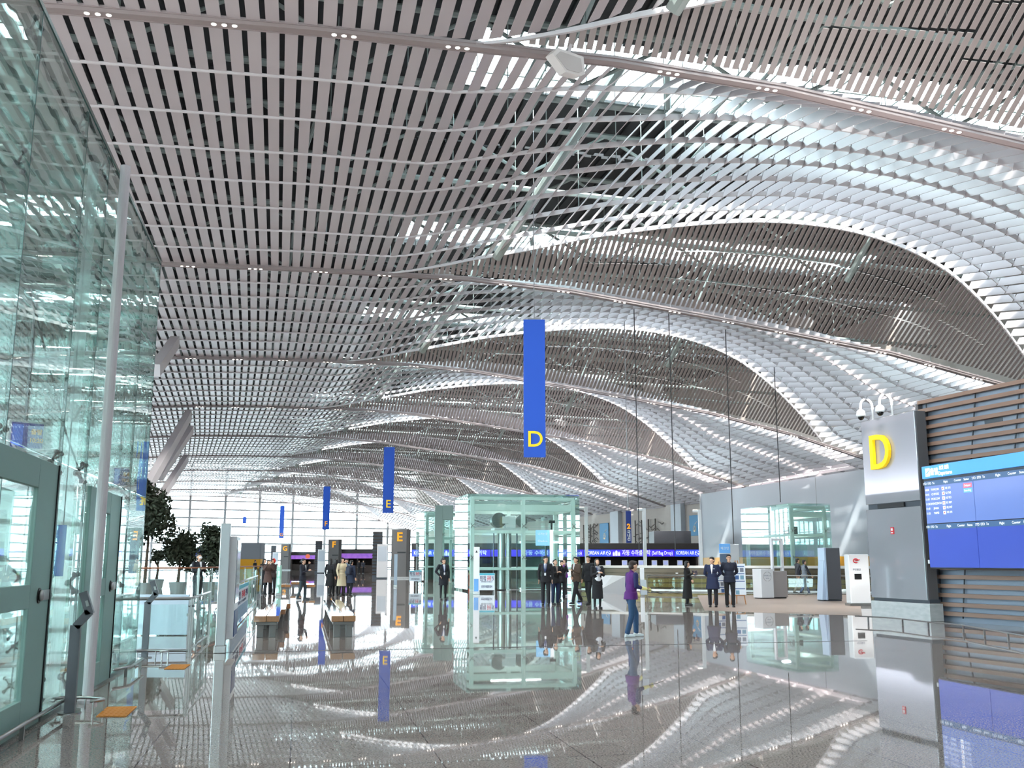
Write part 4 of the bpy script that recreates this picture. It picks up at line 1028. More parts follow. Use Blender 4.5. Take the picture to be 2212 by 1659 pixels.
# ------------------------------------------------------------------ glass lift boxes
M_frame = mat('lift_frame_paint', (206, 220, 216), 0.4)
def lift_box(px, py, w, dp, h, levels, cols, label, rz=0.0, glassm=None, off=0.3):
    p = gp(px, py); e = empty('glass_lift_box', p, rz, label, 'lift'); glassm = glassm or M_gglass
    xs = [w*i/cols for i in range(cols+1)]
    for x in xs:
        for y in (0, dp): m = MB(); m.cb(x-0.11, x+0.11, y-0.11, y+0.11, 0, h-0.25, 0.01); m.build('post', M_frame, e)
    for z, th in levels:
        m = MB(); m.cb(0, w, -0.09, 0.09, z, z+th, 0.01); m.cb(0, w, dp-0.09, dp+0.09, z, z+th, 0.01)
        m.cb(-0.09, 0.09, 0, dp, z, z+th, 0.01); m.cb(w-0.09, w+0.09, 0, dp, z, z+th, 0.01); m.build('ring_beam', M_frame, e)
    nz = 3
    for k in range(nz):
        z0, z1 = 0.1+(h-0.1)*k/nz, 0.1+(h-0.1)*(k+1)/nz-0.03
        for i in range(cols):
            xa, xb = -off+(w+2*off)*i/cols+0.01, -off+(w+2*off)*(i+1)/cols-0.01
            for y in (-off, dp+off): m = MB(); m.bx(xa, xb, y-0.01, y+0.01, z0, z1); m.build('glass_pane', glassm, e)
        for j in range(2):
            ya, yb = -off+(dp+2*off)*j/2+0.01, -off+(dp+2*off)*(j+1)/2-0.01
            for x in (-off, w+off): m = MB(); m.bx(x-0.01, x+0.01, ya, yb, z0, z1); m.build('glass_pane', glassm, e)
    m = MB(); m.bx(-off, w+off, -off, dp+off, h, h+0.02); m.build('glass_roof', glassm, e)
    for k in range(1, nz):
        z = 0.1+(h-0.1)*k/nz
        for x in xs:
            m = MB()
            for a, b in ((1, 1), (1, -1), (-1, 1), (-1, -1)): m.tube([(x, -0.1, z), (x+a*0.13, -off+0.01, z+b*0.13)], 0.018, 5)
            m.build('spider_fitting', M_steel, e)
    ld = bpy.data.lights.new('lift_fill_light', 'AREA'); ld.shape = 'RECTANGLE'; ld.size = w*0.5; ld.size_y = 0.3; ld.energy = 2.5*w*dp; ld.color = (0.95, 1, 0.98)  # fill light added inside the box to brighten its frame
    lo = bpy.data.objects.new('lift_fill_light', ld); COL.objects.link(lo); lo.location = p+Vector((w/2, dp/2, h-0.3))
    return e
big = lift_box(1019, 1277, 5.75, 4.0, 5.25, ((4.95, 0.18), (4.35, 0.36), (3.12, 0.16), (1.12, 0.14)), 2, 'biggest glass lift box with pale steel frame and winch, centre of the hall')
M_mach = mat('machine_grey', (120, 124, 124), 0.4, 0.5)
m = MB(); m.tube([(1.75, 1.2, 3.9), (1.75, 1.9, 3.9)], 0.42, 20); m.tube([(3.05, 1.2, 3.85), (3.05, 1.9, 3.85)], 0.34, 20); w_ = m.build('winch_drum', M_mach, big)
m = MB(); m.cb(1.45, 3.4, 1.0, 2.1, 3.30, 3.45, 0.01); m.cb(2.1, 2.7, 1.1, 2.0, 3.45, 4.15, 0.03); m.cb(1.9, 2.25, 1.0, 1.1, 3.7, 4.1, 0.02); m.build('winch_frame', M_white, big)
m = MB(); m.cyl(1.95, 1.5, 0.05, 3.3, 0.22, 20); m.cyl(2.55, 2.4, 0.05, 3.3, 0.16, 16); m.build('piston_column', M_steel, big)
m = MB()
for x in (1.55, 2.9, 4.6): m.bx(x-0.03, x+0.03, 1.7, 1.8, 0.05, 3.3)
m.build('guide_rail', M_dsteel, big)
m = MB(); m.bx(3.2, 5.2, 0.9, 0.92, 0.1, 2.6); m.bx(3.2, 5.2, 2.9, 2.92, 0.1, 2.6); m.cb(3.15, 5.25, 0.85, 2.95, 2.6, 2.75, 0.01); m.cb(3.15, 5.25, 0.85, 2.95, 0.02, 0.12, 0.01); m.build('lift_car', M_gglass, big)
m = MB(); m.cyl(4.75, 1.0, 3.3, 3.9, 0.05, 8); m.cb(4.6, 4.95, 0.95, 1.05, 3.75, 3.9, 0.01); m.build('overspeed_governor', M_black, big)
m = MB(); m.cb(3.55, 4.75, -0.5, -0.42, 2.85, 3.1, 0.005)
e = empty('hanging_sign', at(1172, 1178, 52.5), -0.1, 'pale blue direction sign hanging before the big glass lift box', 'sign')
m = MB(); m.cb(-0.36, 0.36, -0.05, 0.05, -0.02, 0.78, 0.01); m.build('panel', mat('pale_sign_blue', (130, 190, 230), 0.5, emit=0.2), e)
text('lettering', '나가는곳', 0.14, M_white, e, (0, -0.055, 0.58), 0.002); text('lettering', 'Check-in', 0.14, M_white, e, (0, -0.055, 0.22), 0.002)
m = MB(); m.cb(0.38, 0.56, -0.06, 0.06, -0.02-at(1172, 1178, 52.5).z, 0.80, 0.01); m.build('post', M_white, e)
lb = lift_box(921, 1256, 2.6, 3.2, 5.6, ((5.3, 0.2), (3.4, 0.14), (1.1, 0.12)), 2, 'slimmer glass lift box left of the biggest one', 0.05)
p = gp(946, 1257); e = empty('portal_frame', p, -YAW+0.1, 'grey-green steel portal beside the slimmer glass lift box', 'portal')
m = MB(); m.cb(-0.3, 0.3, -0.25, 0.15, 0, 6.0, 0.02); m.cb(0.3, 1.15, -0.25, 0.15, 4.85, 6.0, 0.02); m.build('frame', mat('grey_green_paint', (138, 162, 156), 0.5), e)
m = MB(); m.cb(0.36, 1.1, -0.05, 0.0, 0.05, 4.85, 0.01); m.build('glass_infill', M_gglass, e)
rb = lift_box(1716, 1267, 2.35, 6.6, 5.3, ((5.0, 0.16), (4.45, 0.3), (3.2, 0.14), (1.1, 0.12)), 1, 'right glass lift box standing before the pale grey island wall', 0.0)
m = MB(); m.bx(0.4, 1.9, 1.6, 1.62, 0.1, 2.7); m.bx(0.4, 1.9, 3.6, 3.62, 0.1, 2.7); m.cb(0.35, 1.95, 1.55, 3.65, 2.7, 2.85, 0.01); m.build('lift_car', M_gglass, rb)
m = MB(); m.cb(0.7, 1.5, 2.0, 2.6, 3.3, 3.9, 0.03); m.tube([(0.5, 2, 3.4), (0.6, 2, 3.9), (1.1, 2, 4.1)], 0.03, 6); m.build('winch', M_mach, rb)

# ------------------------------------------------------------------ bronze counter, barrier and lamp poles
M_bronze = mat('dark_bronze_cladding', (70, 56, 40), 0.25, 0.5, noise=0.3, scale=1.2); M_goldp = mat('antique_gold_cladding', (92, 80, 36), 0.3, 0.6, noise=0.5, scale=0.8, stretch=(1, 1, 6))
c0, c1 = W((1252-1106)/FPX*59, 59), W((1905-1106)/FPX*52.5, 52.5)
d = c1-c0; CL = d.length; crz = math.atan2(d.y, d.x)
bc = empty('bronze_counter', c0, crz, 'long bronze-clad counter with a pale top across the right of the hall', 'counter')
m = MB(); m.cb(0, CL, 0.1, 1.0, 0.12, 1.22, 0.01); m.build('carcass', M_bronze, bc)
m = MB(); m.cb(-0.05, CL+0.05, 0.0, 1.1, 1.22, 1.36, 0.01); m.build('counter_top', mat('pale_counter_stone', (182, 178, 174), 0.3), bc)
for k in range(4):
    m = MB(); z = 0.16+0.27*k; m.cb(0.0, CL, 0.05, 0.1, z, z+0.22, 0.008); m.build('cladding_board', M_goldp if k < 2 else M_bronze, bc)
m = MB(); m.bx(0, CL, 0.12, 1.0, 0.0, 0.12); m.build('plinth', M_bronze, bc)
m = MB(); m.bx(0, CL, 0.07, 0.09, 0.0, 0.05); m.build('glint_strip', M_alu, bc)  # pale strip stands in for light glints along the counter foot
for x in (3.0, 5.6, 9.0, 11.0, 14.0, 16.0): m = MB(); m.cb(x, x+0.14, 0.03, 0.05, 0.92, 0.97, 0.004); m.build('socket', M_alu, bc)
x0, x1 = W((1392-1106)/FPX*49.5, 49.5), W((1905-1106)/FPX*46.5, 46.5)
balustrade([(x0.x, x0.y), (x1.x, x1.y)], 'long clear barrier rail standing before the bronze counter', z=0.93, posts=4.0, glassm=M_glass)
e = pylon(1388, 1285, 1.28, 0.2, 0.1, -0.2, 'narrow white panel at the left end of the barrier rail', M_white, name='barrier_end_panel')
p = gp(1302, 1284); m = MB(); m.hexa([(0, 0, 0), (1.25, 0, 0), (1.25, 3, 0), (0, 3, 0), (0, 0, 0.30), (1.15, 0, 0.88), (1.15, 3, 0.88), (0, 3, 0.88)])
tag(m.build('escalator_end', M_alu, None, p, -0.1), 'pale sloped escalator end between the lift box and the barrier', 'escalator')
for k, (px, F, yt) in enumerate(((1266, 61, 1095), (1391, 62, 1098), (1511, 62, 1101))):
    t = at(px, yt, F); e = empty('lamp_pole', (t.x, t.y, 0), -YAW, '%s white lamp pole with a short arm behind the bronze counter' % ('left', 'middle', 'right')[k], 'lamp', 'white lamp poles with short arms')
    m = MB(); m.cb(-0.1, 0.1, -0.1, 0.1, 0, t.z, 0.01); m.build('pole', M_white, e)
    m = MB(); m.cb(-0.42, -0.1, -0.12, 0.12, t.z-0.16, t.z-0.02, 0.02); m.build('lamp_head', M_white, e)
    m = MB(); m.bx(-0.40, -0.14, -0.1, 0.1, t.z-0.02, t.z-0.01); m.build('lens', M_lamp, e)

# ------------------------------------------------------------------ stands, easels, kiosks at right
M_cabw = mat('podium_white', (225, 222, 224), 0.35); M_taupe = mat('podium_taupe', (158, 148, 146), 0.4)
p = gp(1653, 1293); e = empty('podium', p, 0.15, 'white and taupe podium with a tall glass display frame on it', 'podium')
m = MB(); m.cb(-0.37, 0.26, -0.3, 0.35, 0.04, 1.27, 0.01); m.build('white_front', M_cabw, e)
m = MB(); m.cb(0.265, 1.05, -0.2, 0.5, 0.06, 1.18, 0.01); m.build('side_box', M_taupe, e)
m = MB(); m.bx(-0.33, 1.0, -0.15, 0.3, 0, 0.05); m.build('plinth', M_black, e)
m = MB(); m.cb(0.42, 0.50, -0.05, 0.1, 1.18, 2.55, 0.006); m.cb(0.92, 1.02, -0.05, 0.1, 1.18, 2.55, 0.006); m.cb(0.42, 1.02, -0.05, 0.1, 2.5, 2.6, 0.006); m.cb(0.42, 1.02, -0.05, 0.1, 1.3, 1.36, 0.006); f = m.build('display_frame', M_cabw, e)
m = MB(); m.bx(0.5, 0.92, 0.02, 0.03, 1.36, 2.5); m.build('glass', M_gglass, f)
m = MB(); t = [2*PI*i/20 for i in range(21)]; m.tube([(-0.05+0.2*math.cos(a), -0.305, 0.95+0.2*math.sin(a)) for a in t], 0.008, 4); m.build('wreath_emblem', M_taupe, e)
text('lettering', '안내 데스크', 0.07, M_inkn, e, (-0.05, -0.305, 0.98), 0.001); text('lettering', 'Service', 0.06, M_inkn, e, (-0.05, -0.305, 0.88), 0.001)
def easel_board(px, py, w, h, z, rz, label, lean=0.12, flip=1):
    p = gp(px, py); e = empty('display_board', p, rz, label, 'display board', 'printed boards on easels behind the men in navy coats')
    m = MB(); m.hexa([(-w/2, 0, z), (w/2, 0, z), (w/2, 0.03, z), (-w/2, 0.03, z), (-w/2, lean, z+h), (w/2, lean, z+h), (w/2, lean+0.03, z+h), (-w/2, lean+0.03, z+h)]); b = m.build('sheet', mat('board_white', (230, 235, 242), 0.5), e)
    rnd = random.Random(int(px)); pal = [mat('print_blue', (60, 95, 150), 0.5), mat('print_teal', (120, 160, 185), 0.5), mat('print_grey', (120, 125, 140), 0.5)]
    for r_ in range(4):
        zz = h*(0.9-0.24*r_)
        def q(x0, x1, a, c): 
            ya, yc = lean*a/h-0.004, lean*c/h-0.004
            return [(x0, ya, z+a), (x1, ya, z+a), (x1, yc, z+c), (x0, yc, z+c)]
        m = MB(); m.quad(*q(-w*0.44, w*0.44, zz, zz+0.03)); m.build('title_bar', pal[0], b)
        for c_ in range(3):
            if rnd.random() < 0.75: m = MB(); x = -w*0.42+c_*w*0.3; m.quad(*q(x, x+w*0.22, zz-h*0.17, zz-h*0.04)); m.build('picture', pal[rnd.randint(0, 2)], b)
    ee = empty('easel', p, rz, label.replace('printed', 'wooden easel carrying the').replace(' on a wooden easel', ''), 'easel', 'wooden easels')
    wd = mat('easel_wood', (176, 118, 66), 0.5)
    for pts in (((-w*0.42, -0.04, 0), (-0.04, lean+0.02, z+h+0.12)), ((w*0.46, -0.04, 0), (0.04, lean+0.02, z+h+0.12)), ((0, 0.65, 0), (0, lean+0.06, z+h))):
        m = MB(); m.bar(Vector(pts[0])+Vector((0, 0.07, 0)), Vector(pts[1])+Vector((0, 0.05, 0)), 0.035, 0.025); m.build('leg', wd, ee)
    m = MB(); m.bx(-w*0.35, w*0.35, -0.02, 0.09, z-0.03, z-0.002); m.build('ledge', wd, ee)
easel_board(1563, 1305, 0.62, 1.05, 0.42, 0.15, 'printed white board left of the man with glasses')
easel_board(1595, 1306, 0.62, 1.15, 0.36, -0.35, 'printed white board right of the man with glasses')
# small check-in kiosk sign
p = gp(1580, 1287); e = empty('sign_pylon', p, -YAW, 'slim kiosk with a small light blue sign above a dark screen', 'kiosk')
k = 3440/75/2150
m = MB(); m.cb(-0.02, 0.45, 0, 0.12, 0, 2.4, 0.01); m.build('body', M_alu, e)
m = MB(); m.cb(-0.5, 0.02, -0.04, 0.04, 1.98, 2.42, 0.01); o = m.build('sign_panel', MATS['pylon_blue'], e); text('lettering', '체크인', 0.15, M_white, o, (-0.24, -0.045, 2.2), 0.002)
m = MB(); m.cb(-0.48, -0.02, -0.02, 0.05, 1.2, 1.95, 0.01); m.build('screen', mat('slate_screen', (90, 105, 125), 0.2), e)
p = gp(1789, 1298); e = empty('self_service_kiosk', p, 0.0, 'dark grey self service kiosk standing between the podium and the pillar', 'kiosk')
m = MB(); m.cb(-0.12, 0.52, -0.22, 0.3, 0.06, 2.15, 0.015); m.build('body', M_grey, e)
m = MB(); m.hexa([(-0.36, -0.2, 0.05), (-0.13, -0.2, 0.05), (-0.13, 0.25, 0.05), (-0.36, 0.25, 0.05), (-0.22, -0.2, 1.6), (-0.13, -0.2, 1.8), (-0.13, 0.25, 1.8), (-0.22, 0.25, 1.6)]); m.cb(-0.20, -0.12, -0.24, 0.3, 0.04, 2.15, 0.006); m.build('side_wing', mat('kiosk_blue_white', (185, 200, 222), 0.3), e)
m = MB(); m.bx(-0.30, 0.5, -0.2, 0.3, 0, 0.05); m.build('plinth', M_slot, e)
p = gp(1853, 1309); e = empty('ticket_machine', p, -YAW, 'white machine with a red mark, partly hidden behind the D pillar', 'machine')
m = MB(); m.cb(-0.24, 0.5, 0, 0.5, 0.08, 1.85, 0.02); m.build('body', M_cabw, e)
m = MB(); m.bx(-0.3, 0.5, -0.1, 0.5, 0, 0.08); m.build('plinth', M_steel, e)
m = MB(); m.cb(-0.06, 0.2, -0.02, 0, 0.95, 1.15, 0.006); m.build('card_slot', M_black, e)
m = MB(); t = [PI*(0.2+1.5*i/12) for i in range(13)]; m.tube([(0.02+0.09*math.cos(a), -0.01, 1.62+0.07*math.sin(a)) for a in t], 0.02, 5); m.tube([(0.0, -0.01, 1.62), (0.16, -0.01, 1.66)], 0.02, 5); m.build('red_mark', MATS['signal_red'], e)
text('lettering', '무인발급', 0.08, M_inkn, e, (0.04, -0.005, 1.3), 0.001)
p = gp(1826, 1284); rnd = random.Random(3); m = MB()
for i in range(14): m.ell((rnd.uniform(-.7, .7), rnd.uniform(-.4, .4), 0.12), (rnd.uniform(.15, .3), rnd.uniform(.12, .25), 0.13), 9, 6)
tag(m.build('plastic_sheeting', mat('crumpled_plastic', (222, 224, 222), 0.4, bump=0.6, scale=12), None, p, 0, True), 'heap of crumpled white plastic sheeting on the floor left of the pillar', 'plastic sheeting')
p = gp(1838, 1277); m = MB(); m.cb(-0.25, 0.25, -0.2, 0.2, 0, 0.55, 0.01)
tag(m.build('cardboard_box', mat('cardboard', (178, 148, 122), 0.8), None, p), 'tan cardboard box standing behind the crumpled plastic', 'box')

P_ = [gp(1506, 1286), gp(1856, 1284), gp(1862, 1330), gp(1690, 1325), gp(1522, 1319)]
m = MB(); n_ = len(P_); m.add([(p.x, p.y, 0.001) for p in P_]+[(p.x, p.y, 0.004) for p in P_], [tuple(range(n_))[::-1], tuple(range(n_, 2*n_))]+[(i, (i+1) % n_, n_+(i+1) % n_, n_+i) for i in range(n_)])
tag(m.build('floor_covering', mat('matte_brown_covering', (140, 120, 108), 0.5, noise=0.1, scale=1)), 'matte brown protective floor covering under the podium and kiosk', 'floor covering')
# ------------------------------------------------------------------ people
def remeshed(mb, name, vox, smooth=3):
    me = bpy.data.meshes.new(name); me.from_pydata([tuple(v) for v in mb.v], [], mb.f); me.update()
    o = bpy.data.objects.new(name, me)
    r = o.modifiers.new('r', 'REMESH'); r.mode = 'VOXEL'; r.voxel_size = vox; r.use_smooth_shade = True
    if smooth: s = o.modifiers.new('s', 'SMOOTH'); s.factor = 0.5; s.iterations = smooth
    out = bpy.data.meshes.new_from_object(o.evaluated_get(bench_graph(o)))
    bpy.data.objects.remove(o); bpy.data.meshes.remove(me)
    out.name = name
    return out
def put(me, name, m, parent):
    me.materials.clear(); me.materials.append(m); o = bpy.data.objects.new(name, me); COL.objects.link(o); o.parent = parent; return o
def cap(mb, p0, p1, r0, r1, n=10):
    mb.tube([p0, p1], r0, n, r1); mb.ell(p0, (r0,)*3, n, 8); mb.ell(p1, (r1,)*3, n, 8)
def frus(mb, c0, e0, c1, e1, n=20):
    vs_ = []
    for c, e in ((c0, e0), (c1, e1)): vs_ += [(c[0]+e[0]*math.cos(2*PI*j/n), c[1]+e[1]*math.sin(2*PI*j/n), c[2]) for j in range(n)]
    mb.add(vs_, [(j, (j+1) % n, n+(j+1) % n, n+j) for j in range(n)]+[tuple(range(n))[::-1], tuple(range(n, 2*n))])
V = Vector
SKIN = mat('skin', (214, 168, 140), 0.5, noise=0.08, scale=20)
HAIR = mat('black_hair', (24, 20, 20), 0.5, noise=0.3, scale=30)
M_dark = mat('eye_dark', (25, 18, 16), 0.3); M_lip = mat('lips', (170, 95, 90), 0.5)
ARMS = {   # elbow, wrist for the left side (+x); mirrored for the right
    'down': ((.245, .03, 1.13), (.235, -.04, .89)), 'back': ((.25, .10, 1.14), (.06, .17, .96)), 'front': ((.24, -.02, 1.13), (.05, -.17, .98)),
    'phone': ((.22, -.05, 1.14), (.07, -.26, 1.22)), 'camera': ((.24, -.12, 1.25), (.07, -.24, 1.50)), 'akimbo': ((.31, .05, 1.16), (.17, -.08, .98)),
    'swingf': ((.24, -.10, 1.14), (.22, -.24, .96)), 'swingb': ((.24, .16, 1.16), (.23, .18, .93)), 'carry': ((.24, .0, 1.13), (.20, -.26, 1.08))}
LEGS = {'stand': (((.09, .0, .90), (.10, -.01, .49), (.10, .02, .08), -.05), ((-.09, 0, .90), (-.10, -.01, .49), (-.10, .02, .08), .05)),
        'wide': (((.09, .0, .90), (.15, -.01, .49), (.19, .02, .08), -.15), ((-.09, 0, .90), (-.13, -.01, .49), (-.16, .02, .08), .2)),
        'walk': (((.08, -.01, .90), (.08, -.15, .50), (.08, -.24, .09), 0), ((-.08, .01, .90), (-.08, .05, .49), (-.08, .28, .13), 0)),
        'stride': (((.09, .0, .90), (.10, -.17, .51), (.10, -.17, .08), 0), ((-.09, .01, .90), (-.10, .03, .49), (-.10, .15, .08), 0)),
        'step': (((.08, .0, .90), (.09, -.10, .50), (.09, -.10, .08), 0), ((-.08, .01, .90), (-.08, .03, .49), (-.09, .16, .09), 0))}
def hand(mb, el, wr, side, grip=0.0, r=0.0095):
    d = (V(wr)-V(el)).normalized(); s = V((0, -1, 0)); s = (s-d*s.dot(d)); s = s.normalized() if s.length > 0.2 else V((0, 0, 1))
    n = d.cross(s).normalized()*(-side); wr = V(wr)
    mb.ell(tuple(wr), (.027, .027, .027), 10, 6)
    for i in range(4):
        k = (i-1.5)*.0205; L = (.036, .041, .039, .030)[i]
        b = wr+d*.035+s*k; m1 = wr+d*.088+s*k*1.05; m2 = m1+d*L*(1-grip*.5)+n*(.006+grip*.02); t = m2+d*L*(.75-grip)+n*(.012+grip*.03)
        cap(mb, wr+s*k*.6, m1, .014, .012, 8); cap(mb, m1, m2, r+.001, r, 8); cap(mb, m2, t, r, r-.0015, 8)
    b = wr+d*.02+s*.018; m1 = b+d*.034+s*.030; t = m1+d*.034+s*.006+n*.008
    cap(mb, b, m1, .013, .011, 8); cap(mb, m1, t, .011, .0085, 8)
def person(px, py, H, rz, label, top, topc, bot, botc, arms=('down', 'down'), legs='stand', hair='short', headyaw=0.0, shoe=(28, 26, 28), shirt=None,
           lean=0.0, hem=None, sleeve=None, leg=None, vox=0.0095, pitch=0.0, extras=(), skin=None, pos=None, stout=1.0, hairc=None, hoverp=0.0):
    p = pos if pos is not None else gp(px, py); k = H/1.70
    e = empty('person', p, rz, label, 'person'); e.scale = (k*stout**0.5, k*stout**0.5, k)
    def L(z): return -lean*(z-.9) if z > .9 else 0          # forward lean
    def T(q): return (q[0], q[1]+L(q[2]), q[2])
    sk = skin or SKIN
    A = []
    for side, nm in ((1, arms[0]), (-1, arms[1])):
        el, wr = ARMS[nm] if isinstance(nm, str) else nm
        A.append((side, T((.185*side, .01, 1.395)), T((el[0]*side, el[1], el[2])), T((wr[0]*side, wr[1], wr[2]))))
    G = LEGS[legs]
    b = MB()
    for hp, kn, an, ft in G:
        cap(b, hp, kn, .078, .054); cap(b, kn, an, .052, .035)
        fy = an[1]; b.ell((an[0]+ft*.1, fy-.07, an[2]-.045), (.042, .12, .036), 10, 6)
        frus(b, (kn[0], kn[1]+.02, kn[2]-.04), (.045, .05), (kn[0]*.5+an[0]*.5, (kn[1]+an[1])/2+.015, (kn[2]+an[2])/2), (.04, .045), 10)
    b.ell((0, 0, .93), (.145, .10, .12)); b.ell(T((0, 0, 1.08)), (.125, .09, .16)); b.ell(T((0, 0, 1.27)), (.155, .10, .18))
    cap(b, T((-.13, .01, 1.385)), T((.13, .01, 1.385)), .055, .055)
    cap(b, T((0, .015, 1.38)), T((0, .0, 1.52)), .058, .050)
    for side, sh, el, wr in A:
        cap(b, sh, el, .048, .037); cap(b, el, wr, .037, .025); hand(b, el, wr, side, 0.4 if nm != 'down' else 0.15)
    hx = MB(); hc = V(T((0, -.01, 1.59)))
    R = Matrix.Translation(hc) @ Matrix.Rotation(headyaw, 4, 'Z') @ Matrix.Rotation(-pitch, 4, 'X')
    def he(c, r, n=16, m=12, mb=b): mb.ell(c, r, n, m, R)
    he((0, .008, .025), (.073, .090, .095)); he((0, -.030, -.045), (.052, .058, .062)); he((0, -.05, .0), (.056, .045, .06))
    he((0, -.098, -.012), (.012, .017, .016), 8, 6); he((0, -.090, .012), (.008, .010, .026), 8, 6); he((0, -.082, -.050), (.024, .012, .010), 8, 6); he((0, -.078, -.088), (.02, .016, .014), 8, 6)
    for s_ in (-1, 1): he((s_*.074, .005, -.005), (.010, .020, .030), 8, 6); he((s_*.030, -.080, .034), (.02, .010, .006), 8, 6)
    put(remeshed(b, 'body', vox, 2), 'body', sk, e)
    for s_ in (-1, 1): m = MB(); he((s_*.030, -.090, .018), (.012, .006, .007), 8, 6, m); m.build('eye', M_dark, e, smooth=True)
    m = MB(); he((0, -.0935, -.050), (.019, .004, .005), 8, 6, m); m.build('mouth', M_lip, e, smooth=True)
    # hair
    h = MB(); he((0, .018, .052), (.082, .092, .080), mb=h); he((0, .045, -.005), (.076, .064, .085), mb=h)
    he((0, -.045, .092), (.055, .045, .028), mb=h)
    if hair in ('long', 'bob'): 
        for s_ in (-1, 1): he((s_*.070, .02, -.03), (.022, .05, .085), mb=h)
        he((0, .065, -.10 if hair == 'long' else -.05), (.082, .048, .17 if hair == 'long' else .10), mb=h)
    if hair == 'bun': he((0, .125, .0), (.045, .04, .045), mb=h)
    if hair != 'none': put(remeshed(h, 'hair', .011, 2), 'hair', hairc or HAIR, e)
    # lower garment
    mB = mat('cloth_%d_%d_%d' % botc, botc, 0.85, noise=0.18, scale=9, bump=0.25)
    if bot == 'trousers':
        m = MB()
        for hp, kn, an, ft in G:
            cap(m, hp, kn, .098, .071); cap(m, kn, (an[0], an[1], an[2]+.03), .069, .060)
        m.ell((0, 0, .94), (.162, .118, .12)); put(remeshed(m, 'trousers', .014, 3), 'trousers', mB, e)
    else:
        z = hem or .50; m = MB(); q = (.17 if z < .4 else .165); m.ell((0, 0, .96), (.163, .12, .10)); frus(m, (0, 0, .96), (.165, .122), (0, .0, .78), (.185, .145)); frus(m, (0, 0, .78), (.185, .145), (0, 0, z), (q+.035, q+.02))
        put(remeshed(m, 'skirt', .014, 2), 'skirt', mB, e)
        if leg:
            m = MB()
            for hp, kn, an, ft in G: cap(m, hp, kn, .083, .059); cap(m, kn, an, .058, .040)
            put(remeshed(m, 'stockings', .012, 2), 'stockings', mat('stocking', leg, 0.7), e)
    # upper garment
    mT = mat('cloth_%d_%d_%d' % topc, topc, 0.85, noise=0.18, scale=9, bump=0.25); zh = {'jacket': .80, 'coat': .44, 'maxi': .26, 'vest': .84, 'shirt': .90, 'midcoat': .62}[top]
    m = MB(); f = 1.0 if top in ('shirt',) else 1.08
    m.ell(T((0, .0, 1.27)), (.172*f, .122*f, .185)); m.ell(T((0, 0, 1.08)), (.150*f, .112*f, .17)); cap(m, T((-.145, .012, 1.385)), T((.145, .012, 1.385)), .066, .066)
    m.ell(T((0, 0, .96)), (.168*f, .126*f, .12)); frus(m, T((0, 0, 1.0)), (.168*f, .125*f), (0, 0, max(zh, .80)), (.185*f, .14*f))
    if zh < .8: frus(m, (0, 0, .8), (.185*f, .14*f), (0, .01, zh), (.215*f, .185*f))
    cap(m, T((0, .02, 1.42)), T((0, .015, 1.47)), .068, .056)
    if sleeve is None and top != 'tee':
        for side, sh, el, wr in A:
            w2 = V(wr)-(V(wr)-V(el)).normalized()*.015; cap(m, sh, el, .066, .053); cap(m, el, tuple(w2), .052, .040)
    put(remeshed(m, {'jacket': 'jacket', 'coat': 'coat', 'maxi': 'coat', 'vest': 'vest', 'shirt': 'shirt', 'midcoat': 'coat'}[top], .014, 3), top if top != 'midcoat' and top != 'maxi' else 'coat', mT, e)
    if sleeve is not None:
        m = MB()
        for side, sh, el, wr in A: cap(m, sh, el, .062, .051); cap(m, el, tuple(V(wr)-(V(wr)-V(el)).normalized()*.015), .050, .038)
        ob = put(remeshed(m, 'sleeves', .013, 3), 'sleeves', mat('cloth_%d_%d_%d' % sleeve, sleeve, 0.85, noise=0.15, scale=9), e)
    if shirt:
        y = -.122*f
        m = MB(); m.add([T((-.045, y+.020, 1.44)), T((.045, y+.020, 1.44)), T((.028, y-.012, 1.30)), T((0, y-.012, 1.12)), T((-.028, y-.012, 1.30)), T((0, y-.002, 1.46)), T((0, y+.04, 1.3))], [(0, 4, 3, 2, 1, 5), (0, 5, 6), (5, 1, 6), (1, 2, 6), (2, 3, 6), (3, 4, 6), (4, 0, 6)])
        m.build('shirt_front', mat('shirt_%d_%d_%d' % shirt, shirt, 0.7), e)
    # shoes
    ms = mat('shoe_%d_%d_%d' % shoe, shoe, 0.35)
    for hp, kn, an, ft in G:
        m = MB(); x = an[0]+ft*.1; y = an[1]; z0 = an[2]-.08
        m.ell((x, y-.06, z0+.038), (.050, .135, .038), 14, 8); m.ell((x, y+.015, z0+.055), (.043, .055, .052), 12, 8); frus(m, (x, y-.06, z0+.001), (.050, .135), (x, y-.06, z0+.022), (.050, .137), 16)
        o = put(remeshed(m, 'shoe', .011, 2), 'shoe', ms, e)
    for x in extras:
        if x == 'lanyard':
            m = MB(); yy = -.150; m.tube([T((-.06, -.07, 1.44)), T((-.04, yy, 1.28)), T((0, yy-.01, 1.13)), T((.04, yy, 1.28)), T((.06, -.07, 1.44))], .006, 5); o = m.build('lanyard', mat('lanyard_blue', (50, 80, 150), 0.6), e)
            m = MB(); c = T((0, yy-.014, 1.08)); m.bx(c[0]-.03, c[0]+.03, c[1]-.004, c[1]+.004, c[2]-.045, c[2]+.045); m.build('badge', M_white, o)
        if x == 'tie': m = MB(); y = -.150; m.prism([(-.012, 1.42), (.012, 1.42), (.022, 1.20), (0, 1.15), (-.022, 1.20)], y, y+.01); m.build('tie', M_inkn, e)
        if x == 'glasses':
            m = MB()
            for s_ in (-1, 1): pts = [R @ V((s_*.030+.021*math.cos(t), -.100, .018+.016*math.sin(t))) for t in [2*PI*i/12 for i in range(13)]]; m.tube(pts, .0025, 4)
            m.tube([R @ V((-.009, -.1, .02)), R @ V((.009, -.1, .02))], .0025, 4); m.build('glasses', M_black, e)
        if x == 'mask': m = MB(); he((0, -.072, -.042), (.056, .045, .045), 12, 8, m); m.build('face_mask', M_white, e, smooth=True)
